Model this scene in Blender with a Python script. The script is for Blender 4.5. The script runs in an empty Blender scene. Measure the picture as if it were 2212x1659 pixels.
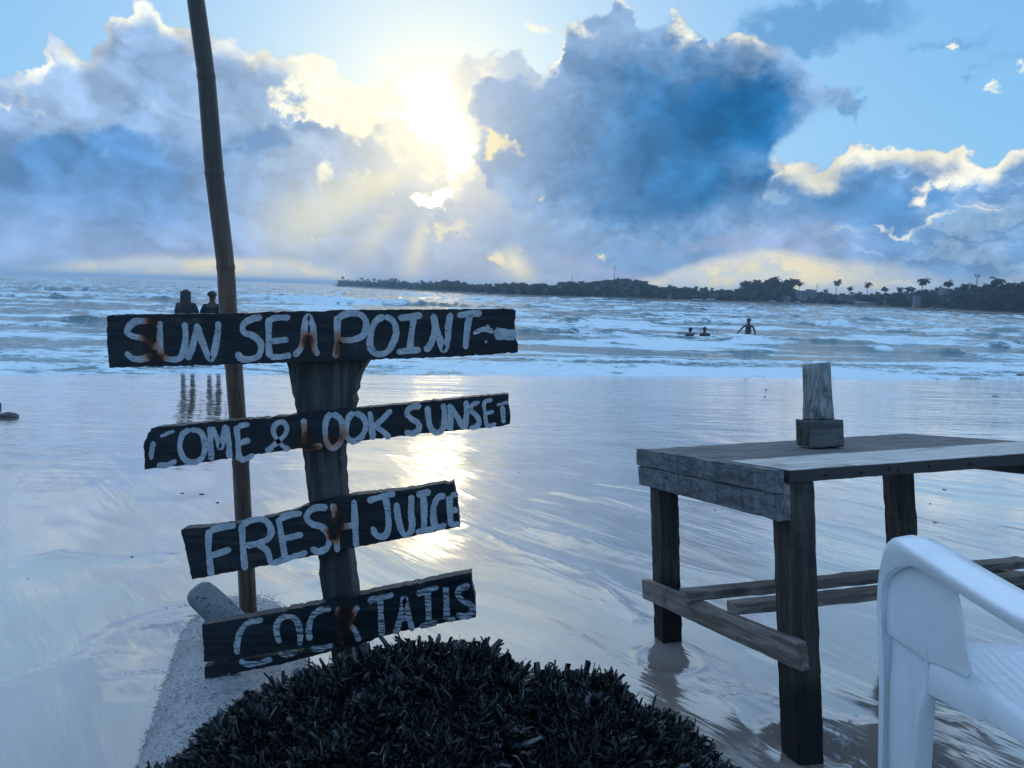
import bpy, bmesh, math, random
import numpy as np
from mathutils import Vector, Matrix, Quaternion
from mathutils import noise as mnoise
random.seed(7); RNG = np.random.default_rng(7)
S = bpy.context.scene; COL = S.collection
PI = math.pi
# ---------------------------------------------------------------- camera
FPX, CX, CY, CH = 1620.0, 1106.0, 829.5, 1.2
ROLL = math.atan(0.030)
PITCH = math.atan((CY - (612 + 0.030*(CX-700)))/FPX*math.cos(ROLL))
_f = Vector((0, math.cos(PITCH), -math.sin(PITCH)))
_r0 = Vector((1, 0, 0)); _u0 = Vector((0, math.sin(PITCH), math.cos(PITCH)))
_R = math.cos(ROLL)*_r0 + math.sin(ROLL)*_u0
_U = -math.sin(ROLL)*_r0 + math.cos(ROLL)*_u0
CAMP = Vector((0, 0, CH))
cd = bpy.data.cameras.new('camera'); cam = bpy.data.objects.new('camera', cd); COL.objects.link(cam)
cd.sensor_width = 36; cd.lens = 36*FPX/2212; cd.clip_start = 0.05; cd.clip_end = 20000
cam.matrix_world = Matrix(((_R.x, _U.x, -_f.x, 0), (_R.y, _U.y, -_f.y, 0), (_R.z, _U.z, -_f.z, CH), (0, 0, 0, 1)))
S.camera = cam
def ray(x, y): return _f*FPX + _R*(x-CX) - _U*(y-CY)          # measured picture point -> direction
def atz(x, y, z):
    d = ray(x, y); return CAMP + d*((z-CH)/d.z)
def aty(x, y, Y):
    d = ray(x, y); return CAMP + d*(Y/d.y)
def azel(x, y):
    d = ray(x, y).normalized(); return math.degrees(math.atan2(d.x, d.y)), math.degrees(math.asin(d.z))
def horizon(x): return 612 + 0.030*(x-700)
# ---------------------------------------------------------------- node expressions
class X:
    def __init__(s, nt, v): s.nt, s.v = nt, v
    def _m(s, op, *a, clamp=False):
        n = s.nt.nodes.new('ShaderNodeMath'); n.operation = op; n.use_clamp = clamp
        for i, q in enumerate((s,)+a):
            q = q.v if isinstance(q, X) else q
            if isinstance(q, (int, float)): n.inputs[i].default_value = q
            else: s.nt.links.new(q, n.inputs[i])
        return X(s.nt, n.outputs[0])
    def __add__(s, o): return s._m('ADD', o)
    __radd__ = __add__
    def __mul__(s, o): return s._m('MULTIPLY', o)
    __rmul__ = __mul__
    def __sub__(s, o): return s._m('SUBTRACT', o)
    def __rsub__(s, o): return (s*-1.0)+o
    def __truediv__(s, o): return s._m('DIVIDE', o)
    def __pow__(s, o): return s._m('POWER', o)
    def exp(s): return s._m('EXPONENT')
    def abs(s): return s._m('ABSOLUTE')
    def sqrt(s): return s._m('SQRT')
    def mx(s, o): return s._m('MAXIMUM', o)
    def mn(s, o): return s._m('MINIMUM', o)
    def sat(s): return s._m('ADD', 0.0, clamp=True)
    def sin(s): return s._m('SINE')
    def ss(s, a, b, c=0.0, d=1.0, kind='SMOOTHSTEP'):
        n = s.nt.nodes.new('ShaderNodeMapRange'); n.interpolation_type = kind
        s.nt.links.new(s.v, n.inputs['Value'])
        for k, v in (('From Min', a), ('From Max', b), ('To Min', c), ('To Max', d)): n.inputs[k].default_value = v
        return X(s.nt, n.outputs[0])
    def curve(s, pts, lo, hi, olo, ohi):
        n = s.nt.nodes.new('ShaderNodeFloatCurve'); c = n.mapping.curves[0]
        pts = sorted(((p[0]-lo)/(hi-lo), (p[1]-olo)/(ohi-olo)) for p in pts)
        c.points[0].location = (0.0, pts[0][1]); c.points[-1].location = (1.0, pts[-1][1])
        for p in pts:
            if 0.0 < p[0] < 1.0: c.points.new(p[0], p[1])
        for p in c.points: p.handle_type = 'AUTO_CLAMPED'
        n.mapping.update()
        t = s.ss(lo, hi, kind='LINEAR'); s.nt.links.new(t.v, n.inputs['Value'])
        return X(s.nt, n.outputs[0])*(ohi-olo)+olo
def vec(nt, x=0.0, y=0.0, z=0.0):
    n = nt.nodes.new('ShaderNodeCombineXYZ')
    for i, q in enumerate((x, y, z)):
        if isinstance(q, X): nt.links.new(q.v, n.inputs[i])
        else: n.inputs[i].default_value = q
    return n.outputs[0]
def xyz(nt, v):
    n = nt.nodes.new('ShaderNodeSeparateXYZ'); nt.links.new(v, n.inputs[0])
    return [X(nt, o) for o in n.outputs]
def vscale(nt, v, s, off=(0, 0, 0), rot=(0, 0, 0)):
    n = nt.nodes.new('ShaderNodeMapping'); nt.links.new(v, n.inputs[0])
    n.inputs['Scale'].default_value = s if hasattr(s, '__len__') else (s, s, s)
    n.inputs['Location'].default_value = off; n.inputs['Rotation'].default_value = rot
    return n.outputs[0]
def noise(nt, v, scale=5.0, detail=4.0, rough=0.5, dist=0.0, lac=2.0, col=False, typ=None, dim='3D'):
    n = nt.nodes.new('ShaderNodeTexNoise'); n.noise_dimensions = dim
    if typ: n.noise_type = typ
    nt.links.new(v, n.inputs['Vector'])
    for k, q in (('Scale', scale), ('Detail', detail), ('Roughness', rough), ('Distortion', dist), ('Lacunarity', lac)): n.inputs[k].default_value = q
    return n.outputs['Color'] if col else X(nt, n.outputs['Factor'] if 'Factor' in n.outputs else n.outputs[0])
def voro(nt, v, scale=5.0, feature='F1', smooth=0.5, rnd=1.0, detail=0.0):
    n = nt.nodes.new('ShaderNodeTexVoronoi'); n.feature = feature
    nt.links.new(v, n.inputs['Vector']); n.inputs['Scale'].default_value = scale; n.inputs['Randomness'].default_value = rnd
    if 'Detail' in n.inputs: n.inputs['Detail'].default_value = detail
    if feature == 'SMOOTH_F1': n.inputs['Smoothness'].default_value = smooth
    return X(nt, n.outputs['Distance'])
def mix(nt, f, a, b, mode='MIX'):
    n = nt.nodes.new('ShaderNodeMix'); n.data_type = 'RGBA'; n.blend_type = mode; n.clamp_factor = True
    for i, q in ((0, f), (6, a), (7, b)):
        q = q.v if isinstance(q, X) else q
        if isinstance(q, (int, float)): n.inputs[i].default_value = q
        elif isinstance(q, (tuple, list)): n.inputs[i].default_value = (*q[:3], 1)
        else: nt.links.new(q, n.inputs[i])
    return n.outputs[2]
def cadd(nt, a, b):
    n = nt.nodes.new('ShaderNodeVectorMath'); n.operation = 'ADD'
    nt.links.new(a, n.inputs[0]); nt.links.new(b, n.inputs[1]); return n.outputs[0]
def cscale(nt, a, s):
    n = nt.nodes.new('ShaderNodeVectorMath'); n.operation = 'SCALE'
    if isinstance(a, (tuple, list)): n.inputs[0].default_value = a[:3]
    else: nt.links.new(a, n.inputs[0])
    if isinstance(s, X): nt.links.new(s.v, n.inputs['Scale'])
    else: n.inputs['Scale'].default_value = s
    return n.outputs[0]
def lin(r, g, b):
    return tuple(((c/255)/12.92 if c/255 <= .04045 else ((c/255+.055)/1.055)**2.4) for c in (r, g, b))
# ---------------------------------------------------------------- sky
SUN_AZ, SUN_EL = azel(945, 285)
W = bpy.data.worlds.new('World'); S.world = W; W.use_nodes = True
def build_sky(nt):
    nt.nodes.clear()
    tc = nt.nodes.new('ShaderNodeTexCoord'); D = tc.outputs['Generated']
    dx, dy, dz = xyz(nt, D)
    at = nt.nodes.new('ShaderNodeMath'); at.operation = 'ARCTAN2'; nt.links.new(dx.v, at.inputs[0]); nt.links.new(dy.v, at.inputs[1])
    az = X(nt, at.outputs[0])*(180/PI)
    el = (dz._m('ARCSINE'))*(180/PI)
    # noises shared by everything
    big = noise(nt, vscale(nt, D, (1, 1, 1.5)), 5.5, 4, .56)          # broad billows
    bigc = big-0.5
    wcol3 = noise(nt, vscale(nt, D, (1, 1, 1.35)), 11, 5, .60, 0.0, col=True)
    wx, wy, wz = xyz(nt, wcol3)
    puff = voro(nt, cadd(nt, D, cscale(nt, wcol3, .06)), 17, 'F1', detail=1.0)     # rounded cauliflower lobes
    fine = noise(nt, D, 34, 4, .62)-0.5
    finb = wx-0.5
    azw = az+finb*8.0+fine*4.0; elw = el+(wy-0.5)*5.5+fine*2.5
    P2 = vec(nt, azw, elw, 0.0)
    azE = az+(wz-0.5)*3.5+fine*2.2
    sx = (az-SUN_AZ); sy = (el-SUN_EL)
    def glow(cx, cy, rx, ry): # soft lobe by measured picture point
        a, e = azel(cx, cy); kx, ky = 1620/57.3/rx, 1620/57.3/ry
        n = nt.nodes.new('ShaderNodeVectorMath'); n.operation = 'MULTIPLY_ADD'; nt.links.new(P2, n.inputs[0])
        n.inputs[1].default_value = (kx, ky, 0); n.inputs[2].default_value = (-a*kx, -e*ky, 0)
        m = nt.nodes.new('ShaderNodeVectorMath'); m.operation = 'DOT_PRODUCT'
        nt.links.new(n.outputs[0], m.inputs[0]); nt.links.new(n.outputs[0], m.inputs[1])
        q = nt.nodes.new('ShaderNodeMath'); q.operation = 'POWER'; q.inputs[0].default_value = math.exp(-1)
        nt.links.new(m.outputs['Value'], q.inputs[1]); return X(nt, q.outputs[0])
    gl = glow
    def prof(pts, x): return x.curve([azel(*p) for p in pts], -40, 40, -10, 40)
    sd2 = sx*sx+sy*sy
    sd = sd2.sqrt()
    # --- clear sky: Nishita, toned towards the photograph's cyan blue, pale round the sun
    ns = nt.nodes.new('ShaderNodeTexSky'); ns.sky_type = 'NISHITA'; ns.sun_disc = False
    ns.sun_elevation = math.radians(SUN_EL); ns.sun_rotation = math.radians(SUN_AZ)
    ns.air_density = 1.3; ns.dust_density = .6; ns.ozone_density = 3.0
    K = 10.0                                                     # Background strength is 1/K
    nis = cscale(nt, ns.outputs[0], 0.55)
    blue = mix(nt, el.ss(4, 40), tuple(c*K for c in lin(136, 192, 234)), tuple(c*K for c in lin(80, 150, 222)))
    blue = mix(nt, 0.88, nis, blue)
    sky = mix(nt, (sd*(-1/13.0)).exp()*1.25, blue, tuple(c*K for c in (.80, .90, .93)))
    sky = mix(nt, (sd*(-1/4.5)).exp()*1.05, sky, tuple(c*K for c in (1.05, 1.0, .88)))
    def comp(base, m, c): return mix(nt, m, base, c)
    def C(r, g, b, k=1.0): return tuple(v*K*k for v in lin(r, g, b))
    rimc = mix(nt, (sd*(-1/13.0)).exp(), C(236, 226, 216), C(255, 240, 205, 1.25))
    # relief: lobes catch the light on the side towards the sun
    lowv = vscale(nt, D, (1, 1, 1.5), off=(3, 1, 2)); sdir = Vector((math.sin(math.radians(SUN_AZ)), 1, .25))
    tow = cscale(nt, vec(nt, (sx*-1.0), 0.0, (sy*-1.0)+3.0), .0011)
    wl = cadd(nt, lowv, cscale(nt, wcol3, .10)); r1 = noise(nt, wl, 11, 3, .5); r2 = noise(nt, cadd(nt, wl, tow), 11, 3, .5)
    emb = (r1-r2)*1.9
    def shade(c, k=1.0):
        e = emb*k+1.0; e = e.mx(.75).mn(1.35); return cscale(nt, c, e)
    # --- high thin wisps (right)
    wisp = (gl(1760, 55, 150, 34)*1.1+gl(1690, 90, 90, 26)*.9+gl(1860, 20, 120, 20)*.7+gl(2060, 90, 75, 16)*.9+gl(2165, 130, 60, 14)*.8+gl(1850, 235, 20, 22)*1.3+gl(1870, 175, 60, 14)*.45)
    wisp = (wisp+(finb+fine*.8)*1.6).ss(.25, 1.25)
    wc = mix(nt, wisp, sky, C(106, 156, 202))
    sparks = (gl(2068, 96, 14, 12)+gl(1165, 47, 26, 15)+gl(2190, 145, 18, 14)+gl(840, 135, 45, 24)*.7+fine*.8).ss(.25, 1.1)
    sky2 = mix(nt, sparks, wc, C(250, 240, 222))
    # --- overhead and behind: loose patches that carry on out of the frame
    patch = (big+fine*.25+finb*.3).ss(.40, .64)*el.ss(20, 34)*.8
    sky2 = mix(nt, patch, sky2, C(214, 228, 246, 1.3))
    # --- far right bank
    pc = prof([(1560, 420), (1640, 335), (1700, 352), (1790, 352), (1850, 318), (1925, 305), (1960, 318), (2020, 322), (2080, 340), (2140, 345), (2190, 310), (2300, 300), (2500, 290)], az)
    dc = pc-el+(puff-.42)*2.0+fine*2.2+bigc*1.5-.3
    mc = dc.ss(0, .55)*az.ss(13.5, 15.5)
    streak = (noise(nt, vscale(nt, vec(nt, azE, elw, 0.0), (.16, .62, 1), rot=(0, 0, -.25)), 1.0, 4, .57)+fine*.18)
    cc = mix(nt, streak.ss(.46, .60), C(112, 150, 194), C(152, 180, 212))
    cc = mix(nt, streak.ss(.585, .66)*(el.ss(2.5, 7))*.85, cc, C(240, 226, 208))
    cc = mix(nt, gl(1880, 440, 130, 62).ss(.25, .75), cc, C(88, 136, 184))
    cc = mix(nt, (dc.ss(0, .5)*dc.ss(2.4, .7))*(big.ss(.35, .55)*.6+.4), cc, C(250, 236, 214))
    cc = mix(nt, (gl(1700, 375, 85, 38)+gl(2070, 395, 110, 30)*.6+gl(2010, 430, 60, 22)*.55+gl(2130, 470, 90, 20)*.55+gl(1960, 490, 110, 12)*.6+gl(2040, 560, 60, 16)*.5+(puff-.45)*-.5).ss(.3, .75)*(streak+fine).ss(.33, .5), cc, C(248, 234, 212))
    s3 = comp(sky2, mc, shade(cc, .8))
    # --- left bank
    pa = prof([(-200, 90), (0, 165), (60, 152), (85, 120), (110, 92), (150, 100), (185, 78), (215, 62), (240, 10), (290, -8), (335, 10), (360, 45), (410, 55), (460, 66), (500, 75), (560, 98), (600, 118), (640, 118), (700, 125), (760, 155), (800, 185), (840, 190), (900, 180), (950, 150), (1000, 140), (1060, 118), (1120, 118), (1180, 160), (1260, 200)], azE)
    da = pa-el+(puff-.42)*1.6+fine*1.9+bigc*.8-.3
    ma = da.ss(0, .6)*az.ss(16, 12)
    lowf = noise(nt, cadd(nt, lowv, cscale(nt, wcol3, .12)), 7.0, 4, .56)
    ca = mix(nt, el.ss(1, 19), C(128, 158, 196), C(146, 174, 212))
    ca = mix(nt, (lowf+fine*.12).ss(.44, .62)*.65, ca, C(168, 188, 218))
    deep = (gl(60, 390, 260, 85)*.62+gl(280, 420, 190, 70)*.5+gl(420, 330, 90, 60)*.35+gl(555, 300, 62, 42)*1.15+gl(690, 290, 45, 28)*.8+gl(230, 350, 90, 45)*.55+gl(250, 500, 190, 40)*.35)
    ca = mix(nt, (deep+(lowf-.5)*.9+fine*.35).ss(.28, .85)*.95, ca, C(84, 134, 186))
    ca = mix(nt, el.ss(8.5, 3.0)*.7, ca, C(124, 156, 198))
    ca = mix(nt, gl(560, 545, 420, 45)*.75, ca, C(150, 166, 200))
    # bright, sun-facing billows of the left bank
    face = (sd*(-1/10.0)).exp()*1.15+gl(720, 215, 150, 80)*.9+gl(30, 225, 75, 35)*.6-deep*.55
    lit = (face+(lowf-.5)*1.4+fine*1.0+(puff-.4)*-.6).ss(.42, .82)
    ca = mix(nt, lit*el.ss(4, 9), ca, C(252, 240, 216, 1.05))
    ca = mix(nt, (da.ss(0, .35)*da.ss(2.2, .4))*(gl(290, 20, 90, 50)+gl(100, 140, 60, 60)+gl(560, 90, 200, 40)*.6+gl(760, 190, 220, 70)).sat()*1.0, ca, rimc)
    s4 = comp(s3, ma, shade(ca, 1.0))
    # --- low middle deck, lilac, down to the horizon
    # --- big dark cloud right of the sun
    pb = prof([(980, 210), (1015, 190), (1060, 178), (1120, 172), (1175, 150), (1215, 105), (1222, 70), (1262, 52), (1300, 28), (1335, 0), (1352, 20), (1370, 52), (1420, 48), (1460, 50), (1490, 64), (1540, 84), (1590, 66), (1640, 92), (1690, 112), (1740, 140), (1785, 180), (1815, 190), (1840, 230), (1900, 330)], azE)
    bb = prof([(980, 330), (1010, 320), (1060, 420), (1150, 470), (1250, 500), (1400, 530), (1500, 520), (1590, 490), (1635, 450), (1660, 370), (1690, 310), (1730, 265), (1780, 225), (1815, 205), (1840, 215), (1900, 260)], azE)
    db = (pb-el+(puff-.42)*1.7+fine*1.7-.35)
    dbb = (el-bb+(puff-.42)*1.2+fine*2.4+bigc*2.0+.3)
    edge_l = (az-azel(1012, 300)[0]+fine*3.0+bigc*2.0).ss(-.4, .7)
    mb = db.ss(0, .5)*dbb.ss(-.3, 1.1)*edge_l
    cb = mix(nt, (gl(1330, 330, 330, 190)+(lowf-.5)*.6+fine*.2).ss(.2, .75), C(140, 168, 204), C(84, 132, 180))
    cb = mix(nt, (gl(1520, 250, 190, 110)*1.1+gl(1450, 400, 260, 110)*.9+gl(1380, 130, 150, 80)*.55+(lowf-.5)*1.2+fine*.4+(puff-.4)*.45).ss(.20, 1.5), cb, C(40, 110, 162))
    cb = mix(nt, (gl(1590, 230, 120, 75)+(lowf-.5)*1.4+fine*.6+(puff-.4)*.5).ss(.30, 1.15)*.85, cb, C(4, 98, 154))
    cb = mix(nt, (sd*(-1/5.0)).exp()*.9, cb, C(190, 195, 208))
    cb = mix(nt, (db.ss(0, .25)*db.ss(1.5, .35))*((az-7.5).ss(-8, -4)*(az-14.5).ss(4, 1)).sat()*(finb+.5).ss(.40, .52), cb, C(252, 240, 220))
    # --- curtain below both (rain, rays, lilac haze)
    pd = prof([(-200, 520), (0, 500), (400, 500), (700, 520), (850, 470), (950, 455), (1010, 360), (1060, 350), (1150, 390), (1250, 430), (1700, 430), (1900, 440), (2400, 480)], az)
    dd = (pd-el+fine*1.2+bigc*3.0)
    bd = prof([(-200, 590), (0, 590), (160, 575), (230, 562), (330, 556), (480, 562), (620, 570), (740, 590), (800, 615), (1200, 620), (1350, 612), (1440, 590), (1520, 572), (1600, 552), (1690, 548), (1800, 560), (1950, 575), (2050, 600), (2400, 600)], az)
    low = (el-bd+fine*1.0+bigc*1.2)
    md = dd.ss(0, 3.2)*az.ss(27, 20)
    cdk = mix(nt, (gl(1230, 500, 260, 80)+(lowf-.5)*.7).ss(.2, .8), C(150, 164, 196), C(116, 150, 192))
    cdk = mix(nt, gl(1450, 560, 220, 45).ss(.2, .8)*.8, cdk, C(112, 152, 194))
    s5 = comp(s4, md*(low.ss(-.6, .4)*.6+.4), shade(cdk, .7))
    s5 = comp(s5, mb, shade(cb, 1.0))
    # warm band over the horizon where the deck ends
    warm = low.ss(.5, -.4)*(gl(460, 590, 330, 120)*1.8+gl(1600, 600, 340, 120)*1.2).sat()*el.ss(-1, .5)
    wcol = mix(nt, (streak+fine*.3).ss(.40, .62), C(212, 208, 206), C(252, 226, 178))
    s5 = comp(s5, warm*.92, wcol)
    # small bright breaks in the deck
    br = (gl(975, 485, 42, 26)*.9+gl(1105, 545, 36, 24)*1.0+gl(1310, 568, 24, 8)*.9+gl(1140, 458, 22, 9)*.9+gl(690, 520, 9, 14)*.7+gl(1085, 320, 45, 14)*1.1+gl(1040, 330, 60, 20)*.6+(fine+finb*.7)*1.1).ss(.30, 1.15)
    s5 = comp(s5, br*.9, C(252, 228, 180))
    # crepuscular rays fanning from the gap under the sun
    ra, re = azel(955, 330)
    ax, ay = (az-ra), (el-re)
    an = nt.nodes.new('ShaderNodeMath'); an.operation = 'ARCTAN2'; nt.links.new(ax.v, an.inputs[0]); nt.links.new((ay*-1.0).v, an.inputs[1])
    ang = X(nt, an.outputs[0])*57.3
    dist = (ax*ax+ay*ay).sqrt()
    def beam(c, w, lo, hi): return ((((ang-c)/w)._m('POWER', 2.0))*-1.0).exp()*dist.ss(lo, lo+2.5)*dist.ss(hi, hi-6.5)
    rays = beam(-62, 12, 2, 17)*.55+beam(-14, 5.5, 4.0, 13)*.5+beam(36, 4.5, 7.5, 14.5)*1.0+beam(28, 2.5, 7.5, 13)*.35+beam(-38, 7, 4, 14)*.32
    s5 = comp(s5, rays*1.0, C(253, 232, 184))
    # the sun's glare through the gap and the smaller gap below it
    g1 = (gl(950, 262, 66, 62)*1.3+gl(985, 335, 32, 46)*1.0+gl(880, 235, 80, 40)*.5+gl(960, 205, 60, 30)*.5+fine*1.2).ss(.25, 1.25)
    g1 = g1*(mb*-.92+1.0)
    g2 = (gl(955, 413, 44, 17)*1.25+gl(930, 420, 40, 12)*.4+fine*.8).ss(.25, 1.1)
    vt = nt.nodes.new('ShaderNodeVectorMath'); vt.operation = 'MULTIPLY'; nt.links.new(s5, vt.inputs[0]); vt.inputs[1].default_value = (.89, .99, 1.03); s5 = vt.outputs[0]   # the air's overall cyan cast
    s5 = comp(s5, ((sd*(-1/4.8)).exp()*1.35)*(mb*-.72+1.0)*.9, C(255, 242, 205, 1.0))
    s5 = comp(s5, g1, (1.15*K, 1.08*K, .92*K))
    s5 = comp(s5, g2, (1.15*K, 1.05*K, .8*K))
    s5 = cadd(nt, s5, cscale(nt, (K*4.0, K*3.1, K*1.7), g1*g1*g1))
    s5 = cadd(nt, s5, cscale(nt, (K*4.0, K*3.0, K*1.5), g2*g2))
    s5 = cadd(nt, s5, cscale(nt, (K*.32, K*.28, K*.19), (sd*(-1/2.6)).exp()*(mb*-.55+1.0)))
    # below the horizon the dome keeps the horizon's tone
    s5 = comp(s5, el.ss(-.3, -2), C(120, 145, 180))
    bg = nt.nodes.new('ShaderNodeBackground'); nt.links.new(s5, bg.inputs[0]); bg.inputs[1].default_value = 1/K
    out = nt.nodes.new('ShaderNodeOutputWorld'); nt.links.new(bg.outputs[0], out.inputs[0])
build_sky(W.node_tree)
W.cycles.sampling_method = 'MANUAL'; W.cycles.sample_map_resolution = 1024
sl = bpy.data.lights.new('sun', 'SUN'); sl.energy = 0.5; sl.angle = math.radians(165); sl.color = (1.0, .94, .84)
so = bpy.data.objects.new('sun', sl); COL.objects.link(so)
_e, _a = math.radians(SUN_EL), math.radians(SUN_AZ)
so.rotation_euler = Vector((math.sin(_a)*math.cos(_e), math.cos(_a)*math.cos(_e), math.sin(_e))).to_track_quat('Z', 'Y').to_euler()
S.view_settings.view_transform = 'Standard'; S.view_settings.look = 'None'; S.view_settings.exposure = 0.2; S.view_settings.gamma = 1
S.view_settings.use_curve_mapping = False
S.cycles.max_bounces = 4; S.cycles.volume_bounces = 1; S.cycles.diffuse_bounces = 2; S.cycles.glossy_bounces = 3; S.cycles.transmission_bounces = 3
S.cycles.use_adaptive_sampling = True; S.cycles.adaptive_threshold = 0.02; S.cycles.adaptive_min_samples = 20
S.cycles.caustics_reflective = False; S.cycles.caustics_refractive = False; S.cycles.use_denoising = True
# ---------------------------------------------------------------- helpers
def tag(o, label=None, cat=None, group=None, kind=None):
    for k, v in (('label', label), ('category', cat), ('group', group), ('kind', kind)):
        if v: o[k] = v
    return o
def empty(name, loc, label, cat, group=None):
    o = bpy.data.objects.new(name, None); COL.objects.link(o); o.location = loc; o.empty_display_size = .1
    return tag(o, label, cat, group)
def link(name, me, mat=None, parent=None, smooth=True):
    if mat is not None and not me.materials: me.materials.append(mat)
    if smooth and len(me.polygons): me.polygons.foreach_set('use_smooth', [True]*len(me.polygons))
    o = bpy.data.objects.new(name, me); COL.objects.link(o)
    if parent is not None:
        o.parent = parent
        pl, q = parent, Matrix()
        while pl is not None:
            q = pl.matrix_basis @ q if pl.parent is None else pl.matrix_basis @ q
            if pl.parent is not None: q = pl.matrix_parent_inverse @ q
            pl = pl.parent
        o.matrix_parent_inverse = q.inverted()
    return o
def mesh_np(name, co, faces=None, quads=None, tris=None):
    me = bpy.data.meshes.new(name)
    co = np.asarray(co, dtype=np.float32)
    if faces is not None:
        me.from_pydata([tuple(map(float, c)) for c in co], [], faces); me.update(); return me
    f = quads if quads is not None else tris; n = f.shape[1]
    me.vertices.add(len(co)); me.vertices.foreach_set('co', co.ravel())
    me.loops.add(f.size); me.loops.foreach_set('vertex_index', f.astype(np.int32).ravel())
    me.polygons.add(len(f)); me.polygons.foreach_set('loop_start', np.arange(0, f.size, n, dtype=np.int32))
    me.polygons.foreach_set('loop_total', np.full(len(f), n, dtype=np.int32))
    me.update(calc_edges=True); return me
def grid_quads(nr, nc, wrap=False):
    i = np.arange(nr-1)[:, None]*nc; j = np.arange(nc if wrap else nc-1)[None, :]; k = (j+1) % nc
    return np.stack([i+j, i+k, i+nc+k, i+nc+j], -1).reshape(-1, 4)
_perm = np.random.default_rng(3).permutation(512); _perm = np.concatenate([_perm, _perm])
_ga = np.random.default_rng(4).uniform(0, 2*np.pi, 512)
def pnoise(x, y):
    xi = np.floor(x).astype(int); yi = np.floor(y).astype(int); xf = x-xi; yf = y-yi
    u = xf**3*(xf*(xf*6-15)+10); v = yf**3*(yf*(yf*6-15)+10)
    def g(a, b):
        h = _ga[_perm[(_perm[a & 511]+b) & 511]]; return np.cos(h)*(xf-(a-xi))+np.sin(h)*(yf-(b-yi))
    n00, n10, n01, n11 = g(xi, yi), g(xi+1, yi), g(xi, yi+1), g(xi+1, yi+1)
    return (n00*(1-u)+n10*u)*(1-v)+(n01*(1-u)+n11*u)*v
def fbm(x, y, oct=4, gain=.5):
    s = 0; a = 1
    for k in range(oct): s = s+a*pnoise(x*2**k+17.3*k, y*2**k-9.1*k); a *= gain
    return s
def sstep(a, b, x):
    t = np.clip((x-a)/(b-a), 0, 1); return t*t*(3-2*t)
def nodemat(name):
    m = bpy.data.materials.new(name); m.use_nodes = True; nt = m.node_tree
    return m, nt, nt.nodes['Principled BSDF']
def bsdf_set(nt, b, **kw):
    for k, v in kw.items():
        k = k.replace('_', ' ')
        if isinstance(v, X): nt.links.new(v.v, b.inputs[k])
        elif isinstance(v, (int, float)): b.inputs[k].default_value = v
        elif isinstance(v, (tuple, list)): b.inputs[k].default_value = (*v[:3], 1) if len(b.inputs[k].default_value) == 4 else v
        else: nt.links.new(v, b.inputs[k])
def bump(nt, b, h, dist=.01, strength=1.0):
    n = nt.nodes.new('ShaderNodeBump'); n.inputs['Distance'].default_value = dist
    if isinstance(strength, X): nt.links.new(strength.v, n.inputs['Strength'])
    else: n.inputs['Strength'].default_value = strength
    nt.links.new(h.v, n.inputs['Height']); nt.links.new(n.outputs[0], b.inputs['Normal']); return n
def objco(nt): return nt.nodes.new('ShaderNodeTexCoord').outputs['Object']
def wpos(nt): return nt.nodes.new('ShaderNodeNewGeometry').outputs['Position']
def island(nt): return X(nt, nt.nodes.new('ShaderNodeNewGeometry').outputs['Random Per Island'])
def objrand(nt): return X(nt, nt.nodes.new('ShaderNodeObjectInfo').outputs['Random'])
def attr(nt, name):
    n = nt.nodes.new('ShaderNodeAttribute'); n.attribute_name = name; return X(nt, n.outputs['Fac'])
# ---------------------------------------------------------------- beach profile
SEA = -0.5
SH0, SHK = 14.69, 0.21                      # shoreline y = SH0 + SHK*x at sea level
def sand_base(x, y):
    s = y-SHK*np.clip(x, -30, 40)
    z = np.interp(s, [-60, -10, 0, 1.6, 3, 5, 9, SH0, 22, 45, 120, 5000], [2.4, .45, .06, 0, -.07, -.16, -.31, SEA, -.85, -2.2, -6, -9])
    return z
def P2(x, y): v = atz(x, y, -.03); return (v.x, v.y)
# measured edges of thin water sheets and run-off ridges (picture points on the wet sand), height, width
FLOW = [
 ([(985, 1085), (1060, 1130), (1150, 1170), (1280, 1225), (1400, 1285), (1540, 1350), (1660, 1415)], .008, .030),
 ([(1100, 1092), (1220, 1125), (1400, 1180), (1560, 1222), (1700, 1262), (1850, 1300)], .007, .028),
 ([(1260, 1225), (1330, 1290), (1385, 1330), (1330, 1342)], .007, .02),
 ([(1480, 1470), (1560, 1490), (1680, 1535), (1730, 1560), (1860, 1590)], .008, .022),
 ([(1500, 1470), (1570, 1530), (1620, 1600), (1680, 1640)], .006, .02),
 ([(1760, 1490), (1830, 1515), (1905, 1545), (1990, 1560), (2110, 1590), (2212, 1640)], .012, .022),
 ([(1740, 1560), (1860, 1590), (2000, 1625), (2212, 1700)], .012, .03),
 ([(2060, 1180), (1800, 1105), (1500, 1040), (1250, 1000)], .005, .03),
 ([(230, 1370), (330, 1330), (420, 1320), (480, 1300)], .013, .030),
 ([(150, 1480), (250, 1460), (330, 1440), (390, 1430)], .006, .02),
 ([(120, 1440), (240, 1400), (330, 1392)], .005, .02),
 ([(640, 1200), (720, 1230), (790, 1270), (850, 1330)], .007, .03),
 ([(0, 1180), (120, 1165), (260, 1175), (420, 1160)], .005, .03),
 ([(590, 1140), (700, 1180), (760, 1215)], .006, .02),
]
def seg_dist(px, py, pts):
    best = np.full(px.shape, 1e9); sgn = np.zeros(px.shape)
    for (ax, ay), (bx, by) in zip(pts[:-1], pts[1:]):
        dx, dy = bx-ax, by-ay; L = dx*dx+dy*dy
        t = np.clip(((px-ax)*dx+(py-ay)*dy)/L, 0, 1); ex, ey = px-ax-t*dx, py-ay-t*dy
        d = np.hypot(ex, ey); c = np.sign(dx*(py-ay)-dy*(px-ax))
        m = d < best; best = np.where(m, d, best); sgn = np.where(m, c, sgn)
    return best, sgn
LEG_PITS = [(1735, 1640, .06, .012), (1445, 1425, .06, .010), (1960, 1290, .06, .008)]
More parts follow.
